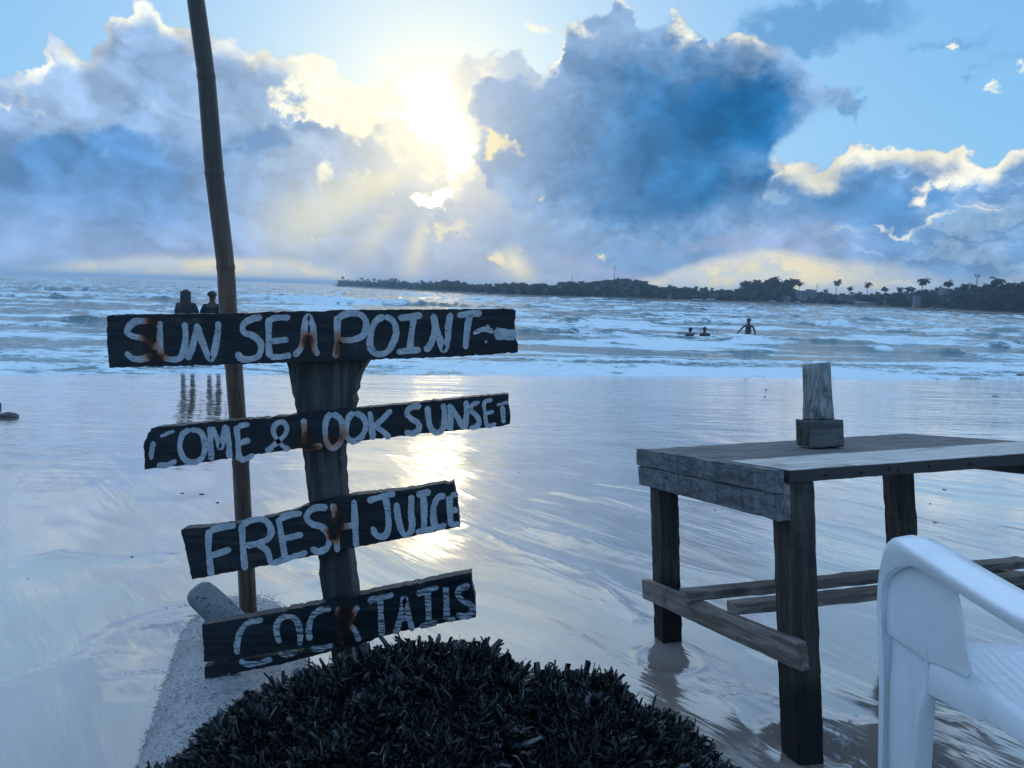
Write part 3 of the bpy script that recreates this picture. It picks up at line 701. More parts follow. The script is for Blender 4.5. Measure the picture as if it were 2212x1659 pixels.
def st_(px, py, rx, rz, k):
    a, c = WX(px, py); return (a, c, rx/1620*1.6, rz/1620*1.6, k)
S1 = [st_(322, 728, 18, 34, 1.3), st_(355, 765, 22, 14, .7), st_(330, 770, 20, 10, .6), st_(664, 735, 16, 22, 1.05), st_(672, 765, 14, 20, .5), st_(735, 735, 18, 26, .7), st_(728, 765, 14, 24, .6), st_(330, 690, 12, 14, .9)]
S2 = [st_(664, 948, 22, 34, 1.0), st_(670, 968, 40, 12, .7), st_(722, 950, 24, 20, .75), st_(742, 935, 14, 20, .5), st_(610, 960, 24, 14, .22)]
S3 = [st_(729, 1130, 15, 42, 1.25), st_(716, 1150, 14, 14, 1.0), st_(748, 1135, 12, 12, .5)]
S4 = [st_(738, 1350, 20, 46, 1.35), st_(752, 1330, 22, 22, .9), st_(735, 1385, 12, 14, .8)]
def make_board(quad, letters, stains, seed, lab, wear=0, low=None, low_letters=None, jag=None):
    pts = board_outline(quad, seed)
    sb = place('board', board_mesh(pts, BY, BT), black_paint('black_board_paint', stains), Matrix(), sign); sb['label'] = lab
    mw = white_paint('white_lettering_paint', stains, wear)
    Zf = Z3 if seed < 3 else Z4
    def letter(nm, strokes, k):
        ss_ = [([s_[0]]+Zf(s_[1:])) if isinstance(s_[0], (int, float)) else Zf(s_) for s_ in strokes]
        o = link('letter', stroke_mesh(ss_, WDT[seed-1], BY-.0004*(k % 2), seed*40+k), mw, None, False)
        o.parent = sb; return o
    for k, (nm, stt) in enumerate(letters):
        letter(nm, stt, k)
    if low:
        bl = place('loose_board_strip', board_mesh(board_outline(low, seed+10), BY, BT*.8), sb.data.materials[0], Matrix(), sign)
        for k, (nm, stt) in enumerate(low_letters):
            o = letter(nm, stt, k); o.parent = bl
    return sb
WDT = [.0132, .0122, .0135, .0130]
def fix(o): pass
b1 = make_board([(231, 683), (245, 680), (400, 678), (560, 676), (575, 673), (700, 673), (720, 670), (880, 669), (1000, 668), (1108, 667), (1114, 672), (1112, 700), (1115, 735), (1120, 745), (1119, 762), (1000, 770), (800, 777), (640, 783), (440, 789), (237, 795), (231, 740)], L1, S1, 1, 'top board reading sun sea point')
b2 = make_board([(316, 945), (320, 935), (327, 930), (324, 926), (345, 922), (400, 918), (455, 912), (600, 900), (760, 884), (900, 870), (1040, 856), (1092, 851), (1099, 853), (1098, 870), (1102, 890), (1102, 915), (1085, 921), (900, 938), (600, 975), (420, 1002), (312, 1014), (313, 990), (310, 965)], L2, S2, 2, 'second board reading come and look sunset')
b3 = make_board([(391, 1146), (400, 1142), (480, 1136), (560, 1122), (630, 1106), (665, 1092), (740, 1076), (760, 1070), (860, 1060), (980, 1041), (983, 1060), (990, 1100), (993, 1138), (860, 1165), (700, 1195), (560, 1224), (414, 1252), (404, 1200)], L3, S3, 3, 'third board reading fresh juice')
b4 = make_board([(436, 1350), (440, 1349), (560, 1330), (720, 1298), (860, 1268), (1018, 1237), (1019, 1262), (1026, 1290), (1027, 1333), (900, 1356), (800, 1381), (740, 1389), (600, 1408), (500, 1424), (441, 1431), (439, 1390)], L4a, S4, 4, 'bottom board reading cocktails', 1.0,
 low=[(441, 1441), (480, 1433), (560, 1422), (680, 1403), (812, 1378), (800, 1385), (745, 1399), (600, 1437), (520, 1452), (450, 1468), (443, 1467)], low_letters=L4b)
# post: outline picked off the photograph, given real thickness behind the boards
py0 = BY+BT+.003
def PY(px, py): v = aty(px, py, py0); return (v.x, v.z)
pl_ = [(618, 690), (620, 782), (632, 850), (641, 900), (655, 985), (668, 1090), (686, 1200), (697, 1290), (713, 1390), (722, 1450), (730, 1530), (736, 1620)]
pr_ = [(815, 1620), (800, 1530), (786, 1450), (778, 1395), (765, 1290), (752, 1185), (742, 1075), (736, 990), (741, 960), (755, 900), (760, 885), (763, 870), (760, 855), (768, 845), (766, 830), (772, 815), (779, 800), (791, 780), (808, 700)]
def densify(l, step=12, seed=1, amp=.0012):
    rg = random.Random(seed); out = []
    for a, c in zip(l[:-1], l[1:]):
        n = max(1, int(math.hypot(c[0]-a[0], c[1]-a[1])/step))
        for i in range(n):
            t = i/n; v = PY(a[0]+(c[0]-a[0])*t, a[1]+(c[1]-a[1])*t); out.append((v[0]+rg.gauss(0, amp), v[1]+rg.gauss(0, amp)))
    out.append(PY(*l[-1])); return out
lft, rgt = densify(pl_, 12, 5), densify(pr_, 12, 6)
place('post', board_mesh(lft+rgt, py0, .058), M_post, Matrix(), sign)
for (px, py, bd) in ((330, 738, b1), (664, 726, b1), (735, 740, b1), (664, 935, b2), (722, 945, b2), (722, 1120, b3), (728, 1150, b3), (738, 1335, b4), (741, 1368, b4)):
    v = aty(px, py, BY-.001)
    bm = bmesh.new(); bmesh.ops.create_cone(bm, cap_ends=True, segments=10, radius1=.0042, radius2=.0030, depth=.003, matrix=Matrix.Translation(v) @ Matrix.Rotation(PI/2, 4, 'X'))
    me = bpy.data.meshes.new('nail_head'); bm.to_mesh(me); bm.free(); o = link('nail_head', me, M_screw); o.parent = bd
# ---------------------------------------------------------------- tubes
def tube_mesh(P, R, sides=10, cap=True, twist=0.0):
    P = [Vector(p) for p in P]; V = []; n = len(P)
    d0 = (P[1]-P[0]).normalized(); a = d0.orthogonal().normalized()
    for i in range(n):
        d = (P[min(i+1, n-1)]-P[max(i-1, 0)]).normalized(); a = (a-a.project(d)).normalized(); b_ = d.cross(a)
        for k in range(sides):
            t = 2*PI*k/sides+twist; r = R[i] if not hasattr(R[i], '__len__') else R[i][k]
            V.append(P[i]+(a*math.cos(t)+b_*math.sin(t))*r)
    F = [list(map(int, q)) for q in grid_quads(n, sides, True)]
    if cap: F.append(list(range(sides))[::-1]); F.append([(n-1)*sides+k for k in range(sides)])
    return V, F
def tube(name, P, R, mat, parent=None, sides=10, smooth=True):
    V, F = tube_mesh(P, R, sides); return link(name, mesh_np(name, V, faces=F), mat, parent, smooth)
# bamboo pole
M_bam, nt, b = nodemat('bamboo'); p = wpos(nt); x_, y_, z_ = xyz(nt, p)
g = noise(nt, vscale(nt, p, (30, 30, 2.2)), 4, 5, .6, .3); g2 = noise(nt, p, 6, 4, .6)
col = mix(nt, g.ss(.38, .66), (.085, .048, .034), (.165, .100, .072)); col = mix(nt, g2.ss(.5, .68)*.7, col, (.045, .030, .026))
col = mix(nt, z_.ss(1.15, 1.5)*.75, col, (.035, .040, .034))  # upper length painted darker for its backlit look
bsdf_set(nt, b, Base_Color=col, Roughness=.42, Specular_IOR_Level=.4); bump(nt, b, g+g2*.4, .0012, .7)
YB = 1.86
pole_px = [(423, 0, 18.5), (446, 165, 19), (463, 375, 20), (488, 577, 19), (493, 675, 19), (505, 790, 18.5), (513, 900, 18), (520, 1000, 17.8), (525, 1100, 17.8), (531, 1210, 18), (537, 1330, 18.6)]
nodes_px = [165, 375, 577, 790, 1000, 1175, 1318]
pt, rd = [], []
ys = list(range(-520, 1420, 6))
for y in sorted(ys, reverse=True):
    if y < 0: x = 423+(y)*.14; w = 18.0
    else: x = np.interp(y, [q[1] for q in pole_px], [q[0] for q in pole_px]); w = np.interp(y, [q[1] for q in pole_px], [q[2] for q in pole_px])
    v = aty(float(x), y, YB); dep = (v-CAMP).dot(_f)
    r = w/FPX*dep*.985
    for q in nodes_px+[-45, -260, -470]:
        d = y-q
        if abs(d) < 7: r *= 1.055 if abs(d) < 4 else 1.01
        elif abs(d) < 20: r *= .985
    pt.append(v); rd.append(r)
# ease the picked kinks
tx = np.array([[v.x, v.y, v.z] for v in pt]); ker = np.ones(9)/9
for c in range(3):
    e = np.pad(tx[:, c], 4, mode='reflect', reflect_type='odd'); tx[:, c] = np.convolve(e, ker, 'valid')
pole = tube('bamboo_pole', [Vector(t) for t in tx], rd, M_bam, None, 18)
tag(pole, 'tall thin bamboo pole planted in the palm log, leaning behind the painted boards', 'pole')
# ---------------------------------------------------------------- palm log
M_log, nt, b = nodemat('fibrous_palm_bark'); p = wpos(nt); o = objco(nt)
fib = noise(nt, vscale(nt, o, (22, 60, 60), rot=(0, 0, .5)), 5, 5, .7, 1.2); fib2 = voro(nt, cadd(nt, vscale(nt, o, (40, 90, 90), rot=(.3, .4, .6)), cscale(nt, noise(nt, o, 20, 3, .5, col=True), 2.0)), 1.6)
patch = noise(nt, o, 5, 4, .6)
col = mix(nt, fib.ss(.34, .54), (.14, .135, .145), (.84, .83, .83)); col = mix(nt, fib2.ss(.62, .92)*.5, col, (.07, .065, .07))
col = mix(nt, patch.ss(.55, .68)*.4, col, (.20, .19, .20))
bsdf_set(nt, b, Base_Color=col, Roughness=fib.ss(.4, .6, .62, .42), Specular_IOR_Level=.5); bump(nt, b, fib*1.0-fib2*.5+patch*.4, .012, 1.0)
q0, q1 = atz(405, 1345, .20), atz(318, 1600, .19)
r_log = .172
a0 = Vector((q0.x+r_log*1.0, q0.y-.03, .150)); a1 = Vector((q1.x+r_log*1.06, q1.y, .150)); ax = (a1-a0).normalized()
a0 = a0-ax*.02; a1 = a1+ax*.42
N_, Sd = 60, 72; P_, R_ = [], []
for i in range(N_):
    t = i/(N_-1); c = a0+(a1-a0)*t; L_ = (a1-a0).length*t
    endr = 1.0 if L_ > .10 else math.sqrt(max(.02, 1-(1-L_/.10)**2))*.55+.45 if L_ > 0.004 else .30
    P_.append(c); R_.append([r_log*(1.0+.10*t)*endr*(1+.035*mnoise.noise(Vector((t*6, math.cos(2*PI*k/Sd)*1.6, math.sin(2*PI*k/Sd)*1.6)))+.012*mnoise.noise(Vector((t*40, k*.9, 3)))) for k in range(Sd)])
P_[0] = P_[0]
V, F = tube_mesh(P_, R_, Sd)
log = empty('palm_log', (a0.x, a0.y, .0), 'pale grey fibrous palm log lying on the wet sand behind the lower sign boards', 'log')
lo = link('trunk', mesh_np('trunk', V, faces=F), M_log, log)
# short loose bark fibres standing off the log
rg = np.random.default_rng(21)
def curls(base, nrm, L, r0, bend, sides=3, rings=4, rg=rg, dirb=None):
    n = len(base); t = rg.normal(size=(n, 3)); t -= (t*nrm).sum(1, keepdims=True)*nrm; t /= np.linalg.norm(t, axis=1, keepdims=True)
    bt = np.cross(nrm, t); V = []
    for i in range(rings):
        s = i/(rings-1); c = base+nrm*(L*s)[:, None]+t*(bend*L*s*s)[:, None]
        rad = r0*(1-.62*s**2)
        for k in range(sides):
            a = 2*np.pi*k/sides
            V.append(c+(bt*math.cos(a)*rad[:, None]+np.cross(bt, nrm)*math.sin(a)*(rad*.45)[:, None]))
    V = np.stack(V, 1); q = []
    for i in range(rings-1):
        for k in range(sides): q.append([i*sides+k, i*sides+(k+1) % sides, (i+1)*sides+(k+1) % sides, (i+1)*sides+k])
    q = np.array(q)[None]+(np.arange(n)*rings*sides)[:, None, None]
    return V.reshape(-1, 3), q.reshape(-1, 4)
n = 9000; t = rg.uniform(0, 1, n); a = rg.uniform(0, 2*np.pi, n)
ex = np.array(ax); e1 = np.cross(ex, [0, 0, 1]); e1 /= np.linalg.norm(e1); e2 = np.cross(e1, ex)
if e2[2] < 0: e2 = -e2
a = rg.uniform(-.35, np.pi+.35, n); nr = np.cos(a)[:, None]*e1+np.sin(a)[:, None]*e2
bs = np.array(a0)+np.outer(t, np.array(a1-a0))+nr*(r_log*(1+.10*t)*.985)[:, None]
lay = nr*.35+ex*rg.normal(.4, .5, (n, 1))+np.cross(nr, ex)*rg.normal(0, .6, (n, 1)); lay /= np.linalg.norm(lay, axis=1, keepdims=True)
m_ = t > .05
V, q = curls(bs[m_], lay[m_], rg.uniform(.006, .018, n)[m_], rg.uniform(.0006, .0014, n)[m_], rg.uniform(-.8, .8, n)[m_])
M_fib, nt, b = nodemat('pale_fibre'); r = island(nt); bsdf_set(nt, b, Base_Color=mix(nt, r, (.18, .17, .17), (.85, .84, .83)), Roughness=.6)
o = link('bark_fibres', mesh_np('bark_fibres', V, quads=q), M_fib, log); o['kind'] = 'stuff'
# speckled stub resting on the log
M_stub, nt, b = nodemat('speckled_stub'); o = objco(nt); sp = voro(nt, o, 75).ss(.30, .18); s2_ = noise(nt, o, 45, 4, .6)
bsdf_set(nt, b, Base_Color=mix(nt, sp*s2_.ss(.42, .52), mix(nt, s2_, (.09, .11, .12), (.20, .225, .23)), (.035, .045, .05)), Roughness=.75); bump(nt, b, s2_-sp*.6, .004, .8)
s0 = aty(419, 1272, 1.80); s1 = aty(560, 1400, 1.70)
P_, R_ = [], []
for i in range(20):
    t = i/19; P_.append(s0+(s1-s0)*t); R_.append([.036*(math.sqrt(max(.03, 1-(1-min(1, t/.13))**2)))*(1+.05*math.sin(k*1.3+t*5)) for k in range(16)])
V, F = tube_mesh(P_, R_, 16); o = link('driftwood_stub', mesh_np('driftwood_stub', V, faces=F), M_stub)
tag(o, 'short rounded speckled grey stub leaning on the log left of the bamboo pole', 'driftwood')
# ---------------------------------------------------------------- dark root mound
M_root, nt, b = nodemat('black_palm_root'); r = island(nt); o = objco(nt); nz = noise(nt, o, 60, 3, .6)
col = mix(nt, r.ss(.0, 1.0), (.003, .005, .007), (.034, .042, .046)); col = mix(nt, (r.ss(.90, .99)), col, (.085, .10, .105)); col = mix(nt, nz.ss(.5, .7)*.4, col, (.012, .014, .015))
bsdf_set(nt, b, Base_Color=col, Roughness=.36, Specular_IOR_Level=.5)
M_core, nt, b = nodemat('black_root_core'); o = objco(nt); nz = noise(nt, o, 90, 4, .6); bsdf_set(nt, b, Base_Color=(.004, .005, .006), Roughness=.8, Specular_IOR_Level=.15); bump(nt, b, nz, .01, 1.0)
def mid(px, Y, py=1500): return aty(px, py, Y).x
MP = [(60, 1900), (150, 1800), (250, 1722), (354, 1655), (439, 1577), (509, 1524), (591, 1478), (673, 1452), (726, 1431), (796, 1406), (866, 1393), (930, 1388), (995, 1385), (1030, 1394), (1066, 1414), (1100, 1426), (1130, 1444), (1153, 1470), (1180, 1462), (1206, 1452), (1259, 1449), (1317, 1472), (1388, 1508), (1446, 1544), (1493, 1584), (1560, 1640), (1620, 1690), (1720, 1780), (1800, 1880)]
Y0M = 1.28
_mx, _mz = [], []
for q in MP: v = aty(q[0], q[1]+15, Y0M); _mx.append(v.x); _mz.append(v.z)
root = empty('palm_root_ball', ((_mx[0]+_mx[-1])/2, 1.25, 0), 'mound of matted black palm roots in front of the sign post', 'root ball')
def mound_pt(x, v):
    zr = np.interp(x, _mx, _mz); wid = np.clip(zr/.5, .25, 1)
    c = np.cos(v); y = Y0M-c*np.where(c > 0, .36, .13)*wid
    z = zr*np.maximum(np.sin(v), 0)**np.where(c > 0, .55, .8)
    y = y+np.where((x > aty(1153, 1470, Y0M).x) & (c > 0), -.03*c, 0)
    return np.stack([x, y, z], -1)
def ell_z(x, y):
    zr = np.interp(x, _mx, _mz, left=-1, right=-1); wid = np.clip(zr/.5, .25, 1); c = (Y0M-y)/(np.where(y < Y0M, .36, .13)*wid)
    return np.where(np.abs(c) < 1, zr*np.sqrt(np.maximum(0, 1-c*c))**np.where(c > 0, .55, .8), -1)
U, Vv = np.meshgrid(np.linspace(_mx[0], _mx[-1], 260), np.linspace(.02, 2.6, 150)); G = mound_pt(U, Vv)
nl = fbm(U*13, Vv*5, 4); 
e1_ = np.gradient(G, axis=1); e2_ = np.gradient(G, axis=0); N3 = np.cross(e2_, e1_); N3 /= np.linalg.norm(N3, axis=2, keepdims=True)+1e-9
if N3[75, 130, 2] < 0: N3 = -N3
area = np.linalg.norm(np.cross(e1_, e2_), axis=2)
core = G+N3*(nl*.018-.006)[..., None]
link('root_core', mesh_np('root_core', core.reshape(-1, 3), quads=grid_quads(*U.shape)[:, ::-1]), M_core, root)
n = 70000; pr = area.ravel()/area.sum(); idx = rg.choice(area.size, n, p=pr)
bs = core.reshape(-1, 3)[idx]+rg.normal(0, .0016, (n, 3)); nr = N3.reshape(-1, 3)[idx]; lump = nl.ravel()[idx]
dr = nr*.75+rg.normal(0, .62, (n, 3)); dr /= np.linalg.norm(dr, axis=1, keepdims=True)
Ln = np.clip(rg.gamma(6, .0025, n)*(1+1.2*lump), .006, .024)
def shreds(base, d, nrm, L, w, bend, rg):
    """flat torn strips with blunt ends, 3 segments, thin but closed"""
    n = len(base); t = np.cross(d, nrm)+rg.normal(0, .3, (n, 3)); t -= (t*d).sum(1, keepdims=True)*d; t /= np.linalg.norm(t, axis=1, keepdims=True); b2 = np.cross(d, t)
    V = []
    for i, (s, wk) in enumerate(((0, .9), (.38, 1.0), (.72, .95), (1.0, .78))):
        c = base+d*(L*s)[:, None]+b2*(bend*L*s*s)[:, None]+t*(rg.normal(0, .10, n)*L*s)[:, None]
        ww = (w*wk*rg.uniform(.75, 1.2, n))[:, None]
        V += [c+t*ww, c-t*ww, c+b2*ww*.35]
    V = np.stack(V, 1); q = []
    for i in range(3):
        for k in range(3): q.append([i*3+k, i*3+(k+1) % 3, (i+1)*3+(k+1) % 3, (i+1)*3+k])
    return V.reshape(-1, 3), (np.array(q)[None]+(np.arange(n)*12)[:, None, None]).reshape(-1, 4)
bigs = rg.choice([.8, 1., 1., 1.9], n); Ln = Ln*np.where(bigs > 1.5, 1.25, 1)
V, q = shreds(bs-nr*.003, dr, nr, Ln, rg.uniform(.0013, .0038, n)*bigs, np.clip(rg.normal(0, .6, n), -1, 1), rg)
o = link('roots', mesh_np('roots', V, quads=q), M_root, root, False); o['kind'] = 'stuff'
# a few pale stray fibres caught on the mound
M_pale, nt, b = nodemat('pale_stray_fibre'); bsdf_set(nt, b, Base_Color=(.085, .095, .095), Roughness=.6)
for k in range(26):
    x = rg.uniform(_mx[4], _mx[-5]); y = rg.uniform(1.0, 1.24); z = float(ell_z(np.array([x]), np.array([y]))[0])+.012
    if z < .2: continue
    L_ = rg.uniform(.01, .035); an = rg.uniform(0, 6.28); cu = rg.uniform(-1, 1)*.9
    pp = [Vector((x+math.cos(an+cu*t)*L_*t, y+math.sin(an+cu*t)*L_*t*.7, 0)) for t in np.linspace(0, 1, 7)]
    zs = [float(ell_z(np.array([v.x]), np.array([v.y]))[0]) for v in pp]
    if min(zs) < .2 or max(abs(a-c) for a, c in zip(zs, zs[1:])) > .02: continue
    for i, v in enumerate(pp): v.z = zs[i]+.012+.005*math.sin(i*1.2+k)
    tube('stray_fibre', pp, [.0016, .0016, .0015, .0013, .0011, .0009, .0005], M_pale, root, 4)
# ---------------------------------------------------------------- table
TO = Vector((.700, 1.882, .759)); wv = Vector((-.141, -.047, .268)); TR = Quaternion(wv.normalized(), wv.length).to_matrix()
ex_, ey_, ez_ = TR.col[0], TR.col[1], TR.col[2]
def T(x, y, z): return TO+TR @ Vector((x, y, z))
table = empty('wooden_table', T(.6, .4, -.75), 'weathered grey plank table on square legs leaning on the wet sand', 'table')
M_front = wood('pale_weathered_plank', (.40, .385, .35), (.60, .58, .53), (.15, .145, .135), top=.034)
TW, TL_ = .847, 1.156
def tplank(name, x0, y0, z0, L, Wd, Th, mat, seed, ex=ex_, **k):
    return place(name, plank_mesh(L, Wd, Th, seed, **k), mat, frame(T(x0, y0, z0), ex_, ez_), table)
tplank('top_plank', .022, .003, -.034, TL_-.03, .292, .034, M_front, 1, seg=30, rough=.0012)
tplank('top_plank', .022, .309, -.037, TL_-.02, .538, .034, M_table, 2, seg=30, rough=.0010)
# end boards (aprons), the near one split along its length
def aboard(x0, y0, y1, z0, z1, th, seed, mat=M_table, name='end_board'):
    F = frame(T(x0, y0, z0), ey_, ez_)     # local x along table's width, local y -> -ex
    return place(name, plank_mesh(y1-y0, th, z1-z0, seed, seg=24, rough=.0014), mat, F, table)
M_apron, nt, b = nodemat('mottled_end_board'); o = objco(nt)
g = noise(nt, vscale(nt, o, (2, 14, 14)), 5, 5, .6, .5); g2 = noise(nt, vscale(nt, o, (1, 2.2, 2.2)), 38, 5, .7); sawm = noise(nt, vscale(nt, o, (40, 40, 6), rot=(0, .35, 0)), 1.2, 3, .5)
col = mix(nt, (g2*.5+g*.5).ss(.38, .62), (.060, .072, .082), (.215, .235, .25)); col = mix(nt, sawm.ss(.52, .66)*.6, col, (.05, .058, .066)); col = mix(nt, g.ss(.45, .62)*.5, col, (.12, .13, .14))
bsdf_set(nt, b, Base_Color=col, Roughness=.7, Specular_IOR_Level=.3); bump(nt, b, g2+sawm*.6, .003, .9)
aboard(.0, -.004, .838, -.058, .002, .024, 5, M_apron); aboard(.001, -.002, .836, -.128, -.061, .022, 6, M_apron)
aboard(TL_+.02, .02, .84, -.115, -.036, .024, 7)
aboard(.024, .006, .10, -.130, -.036, .02, 8, M_rail, 'corner_block')
def leg(x, y, x2, y2, top, bot, w, seed):
    p0 = T(x, y, top); p1 = T(x2, y2, bot)
    gz_ = sand_at(p1.x, p1.y); d = (p1-p0); p1 = p0+d*((gz_-.06-p0.z)/d.z)
    up = ey_
    return beam_between('leg', p1, p0, up, w, w, M_leg_x, table, seed, seg=24, rough=.0014)
M_leg_x = wood('dark_damp_leg_wood', (.034, .031, .028), (.078, .068, .056), (.018, .019, .020), axis=0, bumpd=.003, wet=.26)
leg(.062, .048, .060, .048, -.036, -.80, .076, 11)
leg(.058, .792, .056, .800, -.036, -.75, .074, 12)
leg(1.070, .792, 1.092, .80, -.036, -.80, .080, 13)
leg(1.075, .05, 1.09, .05, -.036, -.80, .076, 14)
# lower cross pieces and the two long foot rails
def cross(x, seed):
    p0, p1 = T(x, .862, -.515), T(x+.004, -.045, -.462)
    beam_between('cross_rail', p0, p1, ez_, .030, .068, M_rail, table, seed, seg=20, rough=.0016)
cross(.004, 21); cross(1.150, 22)
for (ya, xa, za, wd, th, sd) in ((.500, -.03, -.443, .066, .028, 31), (.300, .02, -.434, .060, .030, 32)):
    p0, p1 = T(xa, ya, za), T(1.30, ya-.045, za-.01)
    beam_between('foot_rail', p0, p1, ez_, wd, th, M_rail, table, sd, seg=26, rough=.0018)
for (x, z, y) in ((.13, -.018, 0), (.33, -.016, 0), (.36, -.02, 0), (.46, -.016, 0), (.60, -.018, 0), (.24, -.02, 0)):
    v = T(x, -.0015+.003, z)
    bm = bmesh.new(); bmesh.ops.create_uvsphere(bm, u_segments=8, v_segments=5, radius=.0045, matrix=Matrix.Translation(v)); me = bpy.data.meshes.new('nail_head'); bm.to_mesh(me); bm.free(); link('nail_head', me, M_screw, table)
# ---------------------------------------------------------------- block and bamboo cup on the table
blk = empty('wooden_block_holder', T(.53, .53, .0), 'squared dark timber block on the table under the upright bamboo cup', 'block')
c0 = T(.444, .476, .001); c1 = T(.462, .630, .001); c2 = T(.555, .405, .001)
bx_ = (TR @ Vector((.975, -.22, 0))).normalized()
me = plank_mesh(.112, .118, .092, 41, seg=8, rough=.0010, bev=.006)
F = frame(c0, bx_, ez_); body = place('block', me, M_block, F, blk)
for k in range(6):   # saw-cut grooves on the end grain
    p0 = F @ Vector((-.0012, .012+k*.017, .006)); p1 = F @ Vector((-.0012, .018+k*.017, .086))
    V, Fc = tube_mesh([p0, p1], [.0011, .0011], 5)
    o = link('groove', mesh_np('groove', V, faces=Fc), M_leg, None); o.parent = body; o.matrix_parent_inverse = body.matrix_basis.inverted()
M_cup, nt, b = nodemat('old_bamboo_cup'); o = objco(nt)
g = noise(nt, vscale(nt, o, (26, 26, 3)), 3, 5, .65, .6); g2 = noise(nt, o, 14, 4, .6)
col = mix(nt, g.ss(.40, .62), (.13, .14, .135), (.30, .31, .30)); col = mix(nt, g2.ss(.54, .62)*.75, col, (.045, .050, .050))
bsdf_set(nt, b, Base_Color=col, Roughness=.6, Specular_IOR_Level=.35); bump(nt, b, g+g2*.5, .002, .8)
ctr = F @ Vector((.056, .062, .092)); cup = empty('bamboo_cup', ctr, 'upright cut bamboo cup standing on the timber block', 'cup')
rings = [(.0, .0505), (.006, .0515), (.028, .0500), (.034, .0512), (.040, .0492), (.075, .0472), (.12, .0466), (.170, .0460), (.190, .0463)]
P_ = [ctr+ez_*.0015+ez_*h_ for h_, _ in rings]; Sd = 28
R_ = [[r*(1+.018*math.sin(2*2*PI*k/Sd+1)+.008*math.sin(7*2*PI*k/Sd)) for k in range(Sd)] for _, r in rings]
V, Fc = tube_mesh(P_, R_, Sd, cap=False)
# rim, inner wall and floor, the mouth cut on a slight slope
n0 = len(V)
V2, F2 = tube_mesh([P_[-1], P_[-1]-ez_*.10], [.0375, .036], Sd, cap=False)
V += V2
for k in range(Sd):
    F_ = [(len(rings)-1)*Sd+k, (len(rings)-1)*Sd+(k+1) % Sd, n0+(k+1) % Sd, n0+k]; Fc.append(F_)
    Fc.append([n0+k, n0+(k+1) % Sd, n0+Sd+(k+1) % Sd, n0+Sd+k])
Fc.append([n0+Sd+k for k in range(Sd)]); Fc.append(list(range(Sd))[::-1])
for i in range(len(V)):
    hgt = (V[i]-ctr).dot(ez_)
    if hgt > .15: V[i] = V[i]+ez_*((V[i]-ctr).dot(bx_))*.07
link('cup_wall', mesh_np('cup_wall', V, faces=Fc), M_cup, cup)
# ---------------------------------------------------------------- white plastic armchair
M_pl, nt, b = nodemat('white_plastic'); o = objco(nt); g = noise(nt, o, 7, 5, .6); gg = noise(nt, vscale(nt, o, (30, 30, 5)), 3, 4, .6); sc_ = noise(nt, vscale(nt, o, (90, 30, 90)), 3, 3, .6).ss(.66, .70)
bsdf_set(nt, b, Base_Color=mix(nt, (g.ss(.5, .7)*.30+sc_*.25+gg.ss(.6, .75)*.08), (.80, .86, .89), (.56, .62, .66)), Roughness=g.ss(.3, .7, .20, .36), Specular_IOR_Level=.5)
b.inputs['Subsurface Weight'].default_value = .15; b.inputs['Subsurface Radius'].default_value = (.02, .02, .02); b.inputs['Subsurface Scale'].default_value = .3
chair = empty('plastic_armchair', (1.17, 1.42, 0), 'white moulded plastic armchair facing the sea at the right end of the table', 'chair')
XL, XM = .88, 1.18                       # outer face of the left side, middle of the chair
def shell(name, grid, th, flip=False, smooth=True):
    """grid[i][j] points -> surface with thickness (solidify by normals)"""
    nr_, nc_ = len(grid), len(grid[0]); V = [Vector(p) for r in grid for p in r]
    F = [list(map(int, q)) for q in grid_quads(nr_, nc_)]
    bm = bmesh.new(); vs = [bm.verts.new(v) for v in V]
    for f in F:
        try: bm.faces.new([vs[i] for i in (f[::-1] if flip else f)])
        except ValueError: pass
    bmesh.ops.remove_doubles(bm, verts=bm.verts, dist=1e-5)
    me = bpy.data.meshes.new(name); bm.to_mesh(me); bm.free()
    o = link(name, me, M_pl, chair, smooth)
    md = o.modifiers.new('thickness', 'SOLIDIFY'); md.thickness = th; md.offset = 0
    if smooth:
        bv = o.modifiers.new('edge', 'BEVEL'); bv.width = min(.0015, th*.4); bv.segments = 2; bv.limit_method = 'ANGLE'; bv.angle_limit = math.radians(50)
    return o
def lerp_list(l, n):
    a = np.array(l, float); d = np.r_[0, np.cumsum(np.linalg.norm(np.diff(a, axis=0), axis=1))]; t = np.linspace(0, d[-1], n)
    return np.stack([np.interp(t, d, a[:, k]) for k in range(a.shape[1])], 1)
def smooth_list(l, n, it=3):
    a = lerp_list(l, n)
    for _ in range(it): a[1:-1] = (a[:-2]+2*a[1:-1]+a[2:])/4
    return a
